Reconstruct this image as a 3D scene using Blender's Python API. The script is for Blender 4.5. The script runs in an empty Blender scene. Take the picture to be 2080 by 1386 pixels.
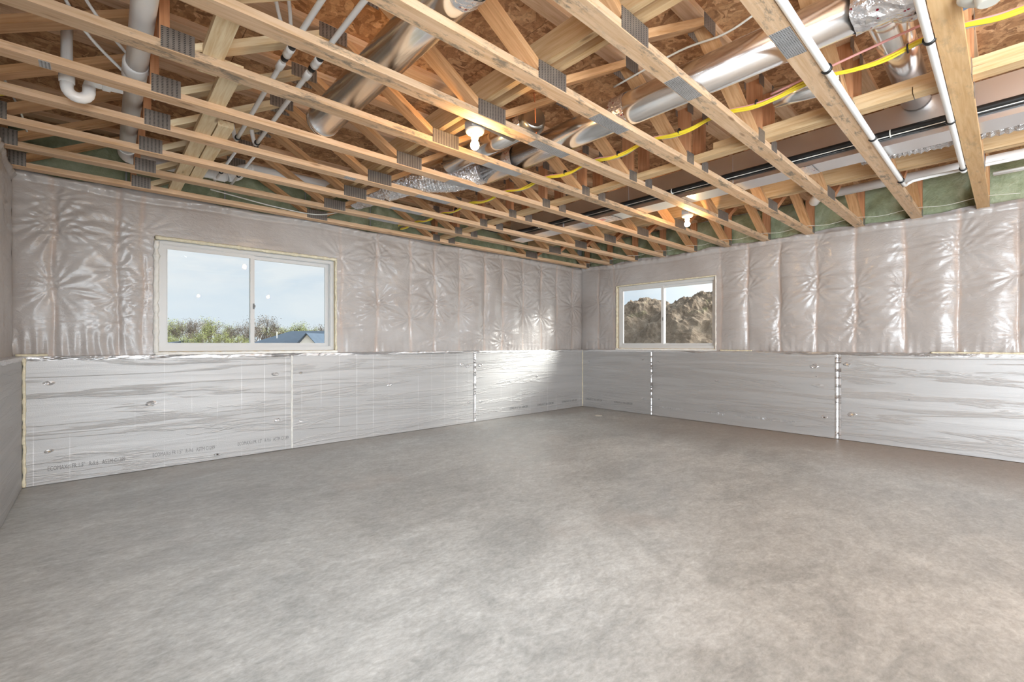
import bpy, bmesh, math, random
import numpy as np
from mathutils import Vector, Matrix, noise
C = bpy.context.scene.collection
S = bpy.context.scene
R = math.radians
rnd = random.Random(7)

# ------------------------------------------------------------------ camera, world, sun, lamps, exposure
cam = bpy.data.cameras.new('camera'); co = bpy.data.objects.new('camera', cam); C.objects.link(co)
co.location = (0, 0, 1.114); co.rotation_euler = (R(90), 0, R(-42.35))
cam.sensor_width = 36; cam.lens = 920.9/2080*36; cam.shift_y = 5.4/2080; cam.clip_start = .02; cam.clip_end = 600
S.camera = co
S.view_settings.view_transform = 'Standard'; S.view_settings.look = 'None'
S.view_settings.gamma = 1; S.view_settings.use_curve_mapping = False
S.view_settings.exposure = 0.2
SKY = .88
SUN = 7.5
PANEL_FILL = 430
SPOT_FILL = 900
def area(name, loc, rot, sx, sy, power, col=(1, 1, 1), portal=False):
    l = bpy.data.lights.new(name, 'AREA'); l.shape = 'RECTANGLE'; l.size = sx; l.size_y = sy; l.energy = power; l.color = col
    if portal: l.cycles.is_portal = True
    o = bpy.data.objects.new(name, l); C.objects.link(o); o.location = loc; o.rotation_euler = rot; return o
w = bpy.data.worlds.new('sky'); S.world = w; w.use_nodes = True
nt = w.node_tree; nt.nodes.clear()
def N(t, kind, **kw):
    n = t.nodes.new(kind)
    for k, v in kw.items():
        if k.startswith('i_'): n.inputs[k[2:].replace('_', ' ')].default_value = v
        else: setattr(n, k, v)
    return n
def ramp(t, stops, fac=None, interp='LINEAR'):
    n = t.nodes.new('ShaderNodeValToRGB'); n.color_ramp.interpolation = interp
    e = n.color_ramp.elements
    while len(e) < len(stops): e.new(.5)
    for a, (p, c) in zip(e, stops):
        a.position = p; a.color = (c[0], c[1], c[2], 1) if hasattr(c, '__len__') else (c, c, c, 1)
    if fac is not None: t.links.new(fac, n.inputs[0])
    return n
geo = N(nt, 'ShaderNodeTexCoord'); mp = N(nt, 'ShaderNodeMapping'); mp.inputs['Scale'].default_value = (1, 1, 4.5)
nt.links.new(geo.outputs['Generated'], mp.inputs[0])
nz = N(nt, 'ShaderNodeTexNoise', i_Scale=2.1, i_Detail=6.0, i_Roughness=.55, i_Distortion=.35)
nt.links.new(mp.outputs[0], nz.inputs['Vector'])
cr = ramp(nt, [(.36, (.44, .60, .80)), (.47, (.60, .72, .85)), (.58, (.88, .90, .92))], nz.outputs[0])
sx_ = N(nt, 'ShaderNodeSeparateXYZ'); nt.links.new(geo.outputs['Generated'], sx_.inputs[0])
hr = ramp(nt, [(0, 1), (.12, .55), (.45, 0)], sx_.outputs['Z'])
mx = N(nt, 'ShaderNodeMixRGB'); mx.inputs[2].default_value = (.80, .87, .93, 1)
nt.links.new(hr.outputs[0], mx.inputs[0]); nt.links.new(cr.outputs[0], mx.inputs[1])
# broad bright haze around the sun, which stands behind the right-hand wall
vd = N(nt, 'ShaderNodeVectorMath', operation='DOT_PRODUCT'); vd.inputs[1].default_value = Vector((1.53, -1.50, .80)).normalized(); nt.links.new(geo.outputs['Generated'], vd.inputs[0])
gr = ramp(nt, [(.25, 0), (.6, .25), (1, 1)], vd.outputs['Value'])
ga = N(nt, 'ShaderNodeMixRGB', blend_type='ADD'); ga.inputs[0].default_value = 1
gm = N(nt, 'ShaderNodeMixRGB', blend_type='MULTIPLY'); gm.inputs[0].default_value = 1; gm.inputs[2].default_value = (4, 4, 3.9, 1)
nt.links.new(gr.outputs[0], gm.inputs[1]); nt.links.new(mx.outputs[0], ga.inputs[1]); nt.links.new(gm.outputs[0], ga.inputs[2])
bg = N(nt, 'ShaderNodeBackground', i_Strength=SKY); nt.links.new(ga.outputs[0], bg.inputs[0])
nt.links.new(bg.outputs[0], N(nt, 'ShaderNodeOutputWorld').inputs[0])
sun = bpy.data.lights.new('sun', 'SUN'); sun.energy = SUN; sun.angle = R(22); sun.color = (1, .96, .9)
so = bpy.data.objects.new('sun', sun); C.objects.link(so)
so.rotation_euler = Vector((-1.53, 1.50, -.80)).to_track_quat('-Z', 'Y').to_euler()
area('portal_left_window', (1.2, 5.42, 1.55), (R(90), 0, R(180)), 1.6, 1.0, 1, portal=True)
area('portal_right_window', (6.68, 3.6, 1.55), (R(90), 0, R(90)), 1.6, 1.0, 1, portal=True)
# unseen fill panels added behind the viewpoint to brighten the room
area('rear_fill_panel', (.4, -4.98, 1.05), (R(90), 0, R(-12)), .95, 2.0, PANEL_FILL*.08, (.83, .925, 1))
area('side_fill_panel', (-.47, -2.7, .92), (R(97), 0, R(-76)), 3.0, 1.7, PANEL_FILL, (.83, .925, 1))
# unseen fill spots added behind the viewpoint, aimed at the far floor
def aim(a, b): return (Vector(b)-Vector(a)).to_track_quat('-Z', 'Y').to_euler()
def spot(loc, to, power, ang):
    l = bpy.data.lights.new('added_fill_spot', 'SPOT'); l.energy = power; l.spot_size = R(ang); l.spot_blend = 1; l.shadow_soft_size = .35; l.color = (.84, .93, 1)
    o = bpy.data.objects.new('added_fill_spot', l); C.objects.link(o); o.location = loc; o.rotation_euler = aim(loc, to)
spot((.10, -.9, 2.33), (1.5, 3.5, 0), SPOT_FILL*.50, 70)
spot((5.75, -2.6, 2.33), (3.3, 3.0, 0), SPOT_FILL*.35, 60)

# ------------------------------------------------------------------ materials
MATS = {}
def newmat(name):
    m = bpy.data.materials.new(name); m.use_nodes = True; t = m.node_tree; t.nodes.clear()
    o = N(t, 'ShaderNodeOutputMaterial'); p = N(t, 'ShaderNodeBsdfPrincipled'); t.links.new(p.outputs[0], o.inputs[0])
    MATS[name] = m
    return m, t, p, o
def coords(t, kind='Object', scale=(1, 1, 1), rand=True):
    tc = N(t, 'ShaderNodeTexCoord'); mp = N(t, 'ShaderNodeMapping'); mp.inputs['Scale'].default_value = scale
    t.links.new(tc.outputs[kind], mp.inputs[0])
    if rand:
        oi = N(t, 'ShaderNodeObjectInfo'); mu = N(t, 'ShaderNodeMath', operation='MULTIPLY'); mu.inputs[1].default_value = 37.0
        t.links.new(oi.outputs['Random'], mu.inputs[0]); t.links.new(mu.outputs[0], mp.inputs['Location'])
    return mp.outputs[0]
def mixc(t, fac, a, b, mode='MIX'):
    n = N(t, 'ShaderNodeMixRGB', blend_type=mode)
    for i, v in enumerate((fac, a, b)):
        if hasattr(v, 'is_linked'): t.links.new(v, n.inputs[i])
        elif hasattr(v, '__len__'): n.inputs[i].default_value = (*v, 1)
        else: n.inputs[i].default_value = v
    return n.outputs[0]
def bump(t, p, h, strength=.3, dist=.01, chain=None):
    b = N(t, 'ShaderNodeBump'); b.inputs['Strength'].default_value = strength; b.inputs['Distance'].default_value = dist
    t.links.new(h, b.inputs['Height'])
    if chain is not None: t.links.new(chain, b.inputs['Normal'])
    t.links.new(b.outputs[0], p.inputs['Normal']); return b.outputs[0]
def noise_n(t, v, scale, detail=4., rough=.55, dist=0.):
    n = N(t, 'ShaderNodeTexNoise', i_Scale=scale, i_Detail=detail, i_Roughness=rough, i_Distortion=dist)
    t.links.new(v, n.inputs['Vector']); return n.outputs[0]
def simple(name, col, rough=.5, metal=0., var=0., vs=8., bmp=0., bs=60., spec=None):
    m, t, p, o = newmat(name)
    p.inputs['Roughness'].default_value = rough; p.inputs['Metallic'].default_value = metal
    if spec is not None: p.inputs['Specular IOR Level'].default_value = spec
    v = coords(t)
    if var:
        n = noise_n(t, v, vs)
        r = ramp(t, [(.3, [c*(1-var) for c in col]), (.7, [min(1, c*(1+var)) for c in col])], n)
        t.links.new(r.outputs[0], p.inputs['Base Color'])
    else: p.inputs['Base Color'].default_value = (*col, 1)
    if bmp: bump(t, p, noise_n(t, v, bs), bmp)
    return m
def wood(name, light, dark, knots=.5, stain=0.):
    m, t, p, o = newmat(name); p.inputs['Roughness'].default_value = .62; p.inputs['Specular IOR Level'].default_value = .3
    v = coords(t, scale=(1.6, 26, 26))
    g = noise_n(t, v, 2.2, 5, .6, .6)
    c1 = ramp(t, [(.32, dark), (.62, light)], g).outputs[0]
    oi = N(t, 'ShaderNodeObjectInfo')
    hv = N(t, 'ShaderNodeHueSaturation'); t.links.new(c1, hv.inputs['Color'])
    mr = N(t, 'ShaderNodeMapRange'); mr.inputs['To Min'].default_value = .86; mr.inputs['To Max'].default_value = 1.12
    t.links.new(oi.outputs['Random'], mr.inputs[0]); t.links.new(mr.outputs[0], hv.inputs['Value'])
    col = hv.outputs[0]
    v2 = coords(t, scale=(2.2, 9, 9)); k = N(t, 'ShaderNodeTexVoronoi', i_Scale=1.0); t.links.new(v2, k.inputs['Vector'])
    kr = ramp(t, [(.05, knots), (.12, 0)], k.outputs['Distance'])
    col = mixc(t, kr.outputs[0], col, (.20, .085, .03))
    if stain:
        s = ramp(t, [(.52, 0), (.62, stain)], noise_n(t, coords(t, scale=(1, 3, 3)), 5.5, 6, .75)).outputs[0]
        s2 = mixc(t, 1., s, ramp(t, [(.38, 0), (.5, 1)], noise_n(t, coords(t), 2.3, 2)).outputs[0], 'MULTIPLY')
        col = mixc(t, s2, col, (.17, .15, .12))
    t.links.new(col, p.inputs['Base Color'])
    bump(t, p, g, .12, .003)
    return m
wood('chord', (.75, .525, .345), (.60, .37, .20), .6)
wood('chord_dirty', (.74, .525, .345), (.60, .38, .21), .6, .8)
wood('chord_gold', (.66, .44, .23), (.55, .33, .15), .6, .25)
wood('web', (.70, .42, .22), (.52, .27, .11), .55)
wood('web_red', (.60, .30, .15), (.46, .20, .09), .4)
wood('pale', (.80, .66, .44), (.66, .47, .25), .7)
wood('brace', (.72, .52, .30), (.58, .36, .17), .7)
def osb():
    m, t, p, o = newmat('osb'); p.inputs['Roughness'].default_value = .7
    tc = N(t, 'ShaderNodeTexCoord'); mp = N(t, 'ShaderNodeMapping'); t.links.new(tc.outputs['Object'], mp.inputs[0])
    dn = N(t, 'ShaderNodeTexNoise', i_Scale=6.0, i_Detail=2.0); t.links.new(mp.outputs[0], dn.inputs['Vector'])
    ad = mixc(t, .18, mp.outputs[0], dn.outputs['Color'], 'ADD')
    cols = []
    for sc, rot in (((9, 34, 1), .5), ((30, 11, 1), -.35)):
        m2 = N(t, 'ShaderNodeMapping'); m2.inputs['Scale'].default_value = sc; m2.inputs['Rotation'].default_value = (0, 0, rot)
        t.links.new(ad, m2.inputs[0]); vo = N(t, 'ShaderNodeTexVoronoi', i_Scale=1.0); t.links.new(m2.outputs[0], vo.inputs['Vector'])
        cols.append((vo.outputs['Color'], vo.outputs['Distance']))
    bw = N(t, 'ShaderNodeRGBToBW'); t.links.new(cols[0][0], bw.inputs[0])
    bw2 = N(t, 'ShaderNodeRGBToBW'); t.links.new(cols[1][0], bw2.inputs[0])
    a = ramp(t, [(.15, (.22, .11, .05)), (.4, (.36, .20, .10)), (.62, (.48, .29, .155)), (.9, (.62, .42, .25))], bw.outputs[0]).outputs[0]
    b = ramp(t, [(.15, (.27, .14, .065)), (.5, (.42, .245, .125)), (.9, (.56, .37, .21))], bw2.outputs[0]).outputs[0]
    sel = ramp(t, [(.45, 0), (.5, 1)], noise_n(t, mp.outputs[0], 14, 3, .6)).outputs[0]
    c = mixc(t, sel, a, b)
    c = mixc(t, ramp(t, [(.50, 0), (.62, .3)], noise_n(t, mp.outputs[0], 60, 3, .7)).outputs[0], c, (.08, .035, .015))
    c = mixc(t, 1., c, (1.25, 1.15, 1.05), 'MULTIPLY')
    t.links.new(c, p.inputs['Base Color'])
    bump(t, p, bw.outputs[0], .25, .003)
osb()
def concrete():
    m, t, p, o = newmat('concrete_floor'); p.inputs['Specular IOR Level'].default_value = .4
    tc = N(t, 'ShaderNodeTexCoord'); P = tc.outputs['Object']
    mp = N(t, 'ShaderNodeMapping'); mp.inputs['Scale'].default_value = (1, 1.7, 1); mp.inputs['Rotation'].default_value = (0, 0, .5); t.links.new(P, mp.inputs[0])
    big = noise_n(t, P, .55, 5, .6, .4); mid = noise_n(t, mp.outputs[0], 1.5, 10, .66, 1.2); fine = noise_n(t, mp.outputs[0], 11, 8, .75, .6)
    c = ramp(t, [(.30, (.375, .398, .402)), (.50, (.49, .518, .522)), (.72, (.59, .622, .626))], mid).outputs[0]
    c = mixc(t, .6, c, ramp(t, [(.3, .62), (.7, 1.25)], big).outputs[0], 'MULTIPLY')
    c = mixc(t, .5, c, ramp(t, [(.34, .7), (.66, 1.25)], noise_n(t, mp.outputs[0], 34, 6, .7, .4)).outputs[0], 'MULTIPLY')
    c = mixc(t, .45, c, ramp(t, [(.34, .6), (.66, 1.35)], fine).outputs[0], 'MULTIPLY')
    # pale swirling trowel scratches
    ms = N(t, 'ShaderNodeMapping'); ms.inputs['Scale'].default_value = (1, 5.5, 1); ms.inputs['Rotation'].default_value = (0, 0, .62); t.links.new(P, ms.inputs[0])
    sc = ramp(t, [(.62, 0), (.72, .45)], noise_n(t, ms.outputs[0], 3.2, 9, .75, 1.8)).outputs[0]
    c = mixc(t, sc, c, (.74, .735, .72))
    # brown dirt that was swept against the foam boards
    sp = N(t, 'ShaderNodeSeparateXYZ'); t.links.new(P, sp.inputs[0])
    def mth(op, a, b=None, v=None):
        n = N(t, 'ShaderNodeMath', operation=op); t.links.new(a, n.inputs[0])
        if b is not None: t.links.new(b, n.inputs[1])
        if v is not None: n.inputs[1].default_value = v
        return n.outputs[0]
    dr = mth('MULTIPLY_ADD', sp.outputs['X'], v=-1.); dr.node.inputs[2].default_value = 6.366
    dl = mth('MULTIPLY_ADD', sp.outputs['Y'], v=-1.); dl.node.inputs[2].default_value = 5.12
    wob = mth('MULTIPLY', mid, v=.9)
    for d, wdt, amt in ((dr, 2.6, .85), (dl, .6, .4)):
        e = mth('ADD', d, wob); f = ramp(t, [(.40/2, amt), ((.45+wdt)/2, 0)], mth('MULTIPLY', e, v=.5)).outputs[0]
        if d is dr: f = mixc(t, 1., f, ramp(t, [(.30, 1), (.62, .25)], mth('MULTIPLY', sp.outputs['Y'], v=.15)).outputs[0], 'MULTIPLY')
        c = mixc(t, f, c, (.30, .235, .18))
    pk = ramp(t, [(.6, 0), (.72, .22)], noise_n(t, P, .9, 4, .5)).outputs[0]
    c = mixc(t, pk, c, (.45, .37, .32))
    t.links.new(c, p.inputs['Base Color'])
    t.links.new(ramp(t, [(.3, .30), (.7, .52)], mid).outputs[0], p.inputs['Roughness'])
    bump(t, p, fine, .18, .004)
concrete()
def foil(name, col, rough, grain=170, wr=.5, seams=True):
    m, t, p, o = newmat(name); p.inputs['Metallic'].default_value = .6 if seams else .8; p.inputs['Roughness'].default_value = rough
    tc = N(t, 'ShaderNodeTexCoord'); P = tc.outputs['Object']
    oi = N(t, 'ShaderNodeObjectInfo'); ad = N(t, 'ShaderNodeVectorMath', operation='ADD'); t.links.new(P, ad.inputs[0])
    mu = N(t, 'ShaderNodeVectorMath', operation='SCALE'); mu.inputs[0].default_value = (13, 7, 5); t.links.new(oi.outputs['Random'], mu.inputs['Scale']); t.links.new(mu.outputs[0], ad.inputs[1])
    # board-long horizontal waves in the facer
    mp = N(t, 'ShaderNodeMapping'); mp.inputs['Scale'].default_value = (.5, .5, 7.5); t.links.new(ad.outputs[0], mp.inputs[0])
    wv = noise_n(t, mp.outputs[0], 1.25, 5, .6, .5)
    pb = noise_n(t, P, grain, 2, .5)
    c = ramp(t, [(.3, [x*.86 for x in col]), (.7, col)], wv).outputs[0]
    if seams:
        for ax in ('X', 'Y'):
            sp = N(t, 'ShaderNodeSeparateXYZ'); t.links.new(P, sp.inputs[0])
            s = N(t, 'ShaderNodeMath', operation='MULTIPLY'); s.inputs[1].default_value = 1/.2032; t.links.new(sp.outputs[ax], s.inputs[0])
            fr = N(t, 'ShaderNodeMath', operation='FRACT'); t.links.new(s.outputs[0], fr.inputs[0])
            ln = ramp(t, [(.480, 0), (.490, .8), (.510, .8), (.520, 0)], fr.outputs[0]).outputs[0]
            br = ramp(t, [(.42, 0), (.6, .55)], noise_n(t, ad.outputs[0], 1.6, 3)).outputs[0]
            fm = mixc(t, 1., ln, br, 'MULTIPLY')
            c = mixc(t, fm, c, (.95, .95, .96)) if ax == 'X' else c
    t.links.new(c, p.inputs['Base Color'])
    b1 = N(t, 'ShaderNodeBump'); b1.inputs['Strength'].default_value = wr; b1.inputs['Distance'].default_value = .02
    cre = ramp(t, [(.46, 0), (.5, 1), (.54, 0)], noise_n(t, mp.outputs[0], .9, 6, .62, .8)).outputs[0]
    t.links.new(mixc(t, .8, wv, cre, 'ADD'), b1.inputs['Height'])
    bump(t, p, pb, .3, .002, b1.outputs[0])
foil('foil_board', (.55, .55, .55), .55, wr=.3)
foil('foil_tape', (.78, .78, .79), .36, 60, .7, False)
def tape_print():
    m, t, p, o = newmat('printed_foil_tape'); p.inputs['Metallic'].default_value = .9; p.inputs['Roughness'].default_value = .22
    v = coords(t); n = N(t, 'ShaderNodeTexVoronoi', i_Scale=42.); t.links.new(v, n.inputs['Vector'])
    f = ramp(t, [(.22, 1), (.27, 0)], n.outputs['Distance'], 'LINEAR').outputs[0]
    f2 = mixc(t, 1., f, ramp(t, [(.5, 0), (.56, 1)], noise_n(t, v, 26, 2)).outputs[0], 'MULTIPLY')
    t.links.new(mixc(t, f2, (.85, .85, .87), (.42, .03, .06)), p.inputs['Base Color'])
    bump(t, p, noise_n(t, v, 38, 3, .6), .9, .01)
tape_print()
def plastic():
    m, t, p, o = newmat('poly_sheet')
    p.inputs['Roughness'].default_value = .33; p.inputs['Specular IOR Level'].default_value = .55
    at = N(t, 'ShaderNodeAttribute', attribute_name='stud'); v = coords(t, rand=False)
    n = noise_n(t, v, 2.0, 4, .55)
    c = ramp(t, [(.3, (.39, .355, .335)), (.7, (.50, .48, .47))], n).outputs[0]
    c = mixc(t, mixc(t, 1., at.outputs['Fac'], ramp(t, [(.35, .08), (.65, .5)], noise_n(t, v, 3.3, 3)).outputs[0], 'MULTIPLY'), c, (.58, .42, .33))
    t.links.new(c, p.inputs['Base Color'])
    m1 = N(t, 'ShaderNodeMapping'); m1.inputs['Scale'].default_value = (1, 1, 1.8); t.links.new(v, m1.inputs[0])
    h = noise_n(t, m1.outputs[0], 16, 5, .6, 1.2)
    bump(t, p, h, .42, .012)
    p.inputs['Coat Weight'].default_value = .35; p.inputs['Coat Roughness'].default_value = .17
plastic()
simple('white_vinyl', (.68, .68, .67), .35)
simple('foam_cream', (.80, .74, .56), .8, var=.12, vs=40, bmp=.5, bs=70)
simple('foam_white', (.88, .87, .82), .8, var=.05, vs=30, bmp=.6, bs=50)
simple('jamb_wood', (.68, .55, .36), .7, var=.15, vs=10)
def green():
    m, t, p, o = newmat('green_spray_foam'); p.inputs['Roughness'].default_value = .55
    v = coords(t)
    c = ramp(t, [(.3, (.20, .235, .13)), (.5, (.34, .385, .24)), (.72, (.50, .54, .38))], noise_n(t, v, 4, 6, .65, .6)).outputs[0]
    t.links.new(c, p.inputs['Base Color']); bump(t, p, noise_n(t, v, 22, 5, .6, .5), .6, .02)
green()
simple('pvc', (.90, .89, .87), .28, var=.03, vs=3)
simple('pex', (.90, .90, .88), .35)
simple('black_rubber', (.012, .012, .012), .35)
simple('duct', (.90, .905, .91), .20, 1.0, var=.07, vs=2.5)
simple('duct_flat', (.86, .86, .865), .33, 1.0, var=.04, vs=2)
simple('duct_zinc', (.45, .44, .40), .32, 1.0, var=.12, vs=5)
def foilflex():
    m, t, p, o = newmat('flex_foil'); p.inputs['Metallic'].default_value = .95; p.inputs['Roughness'].default_value = .2
    p.inputs['Base Color'].default_value = (.82, .82, .83, 1)
    bump(t, p, noise_n(t, coords(t), 34, 4, .6, 1.0), 1., .02)
foilflex()
simple('yellow_sheath', (.78, .60, .04), .35)
simple('white_sheath', (.80, .79, .72), .4)
simple('grey_sheath', (.35, .37, .38), .4)
simple('pink_sheath', (.70, .33, .30), .4)
simple('blue_sheath', (.16, .24, .36), .4)
simple('red_sheath', (.55, .16, .05), .4)
simple('steel', (.55, .56, .57), .3, 1.)
simple('porcelain', (.66, .63, .56), .25)
simple('black_ink', (.03, .03, .03), .7)
simple('brown_ink', (.10, .055, .03), .8)
simple('grey_ink', (.20, .20, .20), .6)
simple('torn_foam', (.62, .50, .34), .9, var=.3, vs=60)
simple('dirt_hole', (.10, .07, .05), .9)
def plate(name, col, axis_s=(1, 1, 1)):
    m, t, p, o = newmat(name); p.inputs['Metallic'].default_value = .55; p.inputs['Roughness'].default_value = .42
    tc = N(t, 'ShaderNodeTexCoord'); sp = N(t, 'ShaderNodeSeparateXYZ'); t.links.new(tc.outputs['Object'], sp.inputs[0])
    ms = []
    for ax, per, duty in (('X', .021 if 'side' in name else .0125, .42), ('Z' if 'side' in name else 'Y', .0085, .5)):
        a = N(t, 'ShaderNodeMath', operation='MULTIPLY'); a.inputs[1].default_value = 1/per; t.links.new(sp.outputs[ax], a.inputs[0])
        b = N(t, 'ShaderNodeMath', operation='FRACT'); t.links.new(a.outputs[0], b.inputs[0])
        c = N(t, 'ShaderNodeMath', operation='LESS_THAN'); c.inputs[1].default_value = duty; t.links.new(b.outputs[0], c.inputs[0]); ms.append(c.outputs[0])
    mm = N(t, 'ShaderNodeMath', operation='MULTIPLY'); t.links.new(ms[0], mm.inputs[0]); t.links.new(ms[1], mm.inputs[1])
    v = coords(t); base = ramp(t, [(.3, [x*.75 for x in col]), (.7, col)], noise_n(t, v, 14, 3)).outputs[0]
    t.links.new(mixc(t, mm.outputs[0], base, (.05, .045, .04)), p.inputs['Base Color'])
    inv = N(t, 'ShaderNodeMath', operation='MULTIPLY'); inv.inputs[1].default_value = .55
    nn = N(t, 'ShaderNodeMath', operation='SUBTRACT'); nn.inputs[0].default_value = 1.; t.links.new(mm.outputs[0], nn.inputs[1]); t.links.new(nn.outputs[0], inv.inputs[0]); t.links.new(inv.outputs[0], p.inputs['Metallic'])
plate('plate_side', (.34, .30, .265)); plate('plate_bottom', (.62, .63, .64))
def glass():
    m = bpy.data.materials.new('window_glass'); m.use_nodes = True; t = m.node_tree; t.nodes.clear(); MATS['window_glass'] = m
    o = N(t, 'ShaderNodeOutputMaterial'); tr = N(t, 'ShaderNodeBsdfTransparent'); tr.inputs[0].default_value = (.97, .985, .98, 1)
    gl = N(t, 'ShaderNodeBsdfGlossy'); gl.inputs['Roughness'].default_value = .0
    fr = N(t, 'ShaderNodeFresnel'); fr.inputs[0].default_value = 1.28
    mxs = N(t, 'ShaderNodeMixShader'); t.links.new(fr.outputs[0], mxs.inputs[0]); t.links.new(tr.outputs[0], mxs.inputs[1]); t.links.new(gl.outputs[0], mxs.inputs[2]); t.links.new(mxs.outputs[0], o.inputs[0])
glass()
def emit(name, col, s):
    m = bpy.data.materials.new(name); m.use_nodes = True; t = m.node_tree; t.nodes.clear(); MATS[name] = m
    o = N(t, 'ShaderNodeOutputMaterial'); e = N(t, 'ShaderNodeEmission'); e.inputs[0].default_value = (*col, 1); e.inputs[1].default_value = s; t.links.new(e.outputs[0], o.inputs[0])
emit('lit_bulb', (1., .60, .25), 330); emit('fill_bulb_rear', (1., .60, .27), 800)  # rear bulbs are added fill, stronger, to warm the truss sides

# ------------------------------------------------------------------ mesh helpers
def mesh(name, V, F, m, parent=None, loc=None, mat4=None, smooth=False):
    me = bpy.data.meshes.new(name); me.from_pydata(V, [], F); me.update()
    if smooth: me.polygons.foreach_set('use_smooth', [True]*len(me.polygons))
    me.materials.append(MATS[m] if isinstance(m, str) else m)
    o = bpy.data.objects.new(name, me); C.objects.link(o)
    if parent is not None: o.parent = parent
    if loc is not None: o.location = loc
    if mat4 is not None: o.matrix_local = mat4
    return o
def tag(o, label=None, cat=None, group=None, kind=None):
    for k, v in (('label', label), ('category', cat), ('group', group), ('kind', kind)):
        if v: o[k] = v
    return o
def empty(name, loc=(0, 0, 0)):
    o = bpy.data.objects.new(name, None); C.objects.link(o); o.location = loc; o.empty_display_size = .1; return o
BF = [(0, 3, 2, 1), (4, 5, 6, 7), (0, 1, 5, 4), (1, 2, 6, 5), (2, 3, 7, 6), (3, 0, 4, 7)]
def bv(x0, x1, y0, y1, z0, z1):
    return [(x0, y0, z0), (x1, y0, z0), (x1, y1, z0), (x0, y1, z0), (x0, y0, z1), (x1, y0, z1), (x1, y1, z1), (x0, y1, z1)]
def boxes(name, L, m, parent=None, loc=(0, 0, 0), off=None):
    """several boxes (x0,x1,y0,y1,z0,z1) in world coordinates joined as one mesh, origin at loc"""
    V, F = [], []
    for b in L:
        n = len(V); V += [(x-loc[0], y-loc[1], z-loc[2]) for x, y, z in bv(*b)]; F += [tuple(i+n for i in f) for f in BF]
    pl = loc
    if parent is not None: pl = tuple(a-b for a, b in zip(loc, parent.location))
    return mesh(name, V, F, m, parent, pl)
def box(name, b, m, parent=None):
    c = ((b[0]+b[1])/2, (b[2]+b[3])/2, (b[4]+b[5])/2)
    return boxes(name, [b], m, parent, c)
def rel(parent, p): return tuple(a-b for a, b in zip(p, parent.location)) if parent is not None else p
def frame_rings(pts, r, n, closed_tube=True):
    P = [Vector(p) for p in pts]; V = []; F = []
    T = [(P[min(i+1, len(P)-1)]-P[max(i-1, 0)]).normalized() for i in range(len(P))]
    up = Vector((0, 0, 1)) if abs(T[0].z) < .9 else Vector((1, 0, 0))
    a = T[0].cross(up).normalized()
    for i, p in enumerate(P):
        a = (a-T[i]*a.dot(T[i])).normalized(); b = T[i].cross(a)
        ri = r[i] if hasattr(r, '__len__') else r
        for k in range(n):
            th = 2*math.pi*k/n; V.append(tuple(p+(a*math.cos(th)+b*math.sin(th))*ri))
    for i in range(len(P)-1):
        for k in range(n):
            F.append((i*n+k, i*n+(k+1) % n, (i+1)*n+(k+1) % n, (i+1)*n+k))
    F.append(tuple(range(n-1, -1, -1))); F.append(tuple((len(P)-1)*n+k for k in range(n)))
    return V, F
def spline(pts, step=8):
    P = [Vector(p) for p in pts]
    if len(P) < 3: return P
    out = []
    for i in range(len(P)-1):
        p0, p1, p2, p3 = P[max(i-1, 0)], P[i], P[i+1], P[min(i+2, len(P)-1)]
        for k in range(step):
            t = k/step
            out.append(.5*((2*p1)+(p2-p0)*t+(2*p0-5*p1+4*p2-p3)*t*t+(3*p1-3*p2+p3-p0)*t**3))
    out.append(P[-1]); return out
def tube(name, pts, r, m, parent=None, n=12, smooth=True, curve=False):
    if curve: pts = spline(pts)
    pts = [Vector(p) for p in pts]; c = pts[0].copy()
    V, F = frame_rings([p-c for p in pts], r, n)
    return mesh(name, V, F, m, parent, rel(parent, tuple(c)), smooth=False) if not smooth else shade(mesh(name, V, F, m, parent, rel(parent, tuple(c))))
def shade(o):
    for p in o.data.polygons: p.use_smooth = len(p.vertices) == 4
    return o
def lathe(name, prof, c, axis, m, parent=None, n=24):
    """prof: (radius, along) list; axis unit vector"""
    ax = Vector(axis).normalized(); a = ax.orthogonal().normalized(); b = ax.cross(a); V, F = [], []
    for r, h in prof:
        for k in range(n):
            th = 2*math.pi*k/n; V.append(tuple(ax*h+(a*math.cos(th)+b*math.sin(th))*r))
    for i in range(len(prof)-1):
        for k in range(n): F.append((i*n+k, i*n+(k+1) % n, (i+1)*n+(k+1) % n, (i+1)*n+k))
    F.append(tuple(range(n-1, -1, -1))); F.append(tuple((len(prof)-1)*n+k for k in range(n)))
    return shade(mesh(name, V, F, m, parent, rel(parent, c)))

# ------------------------------------------------------------------ dimensions
XL, XR, YL, YB = -.436, 6.366, 5.12, -5.0        # inner faces of the foam boards; back of the basement
PX0, PX1, PY = -.495, 6.425, 5.18                # faces of the plastic sheets above the ledge
ZB, ZD, ZT = 2.446, 2.902, 1.01
def ty(i): return 5.005-.4877*i

# ------------------------------------------------------------------ structure
def struct(o, label=None): o['kind'] = 'structure'; return o
struct(box('floor', (-.62, 6.62, YB-.2, 5.32, -.15, 0), 'concrete_floor'))
fl = bpy.data.objects['floor']; fl.data.transform(Matrix.Translation(fl.location)); fl.location = (0, 0, 0)
ceil = tag(boxes('ceiling', [(-.60, 6.60, YB-.2, 5.36, ZD+.021, ZD+.06)], 'osb', None, (3, 0, ZD)), kind='structure')
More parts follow.
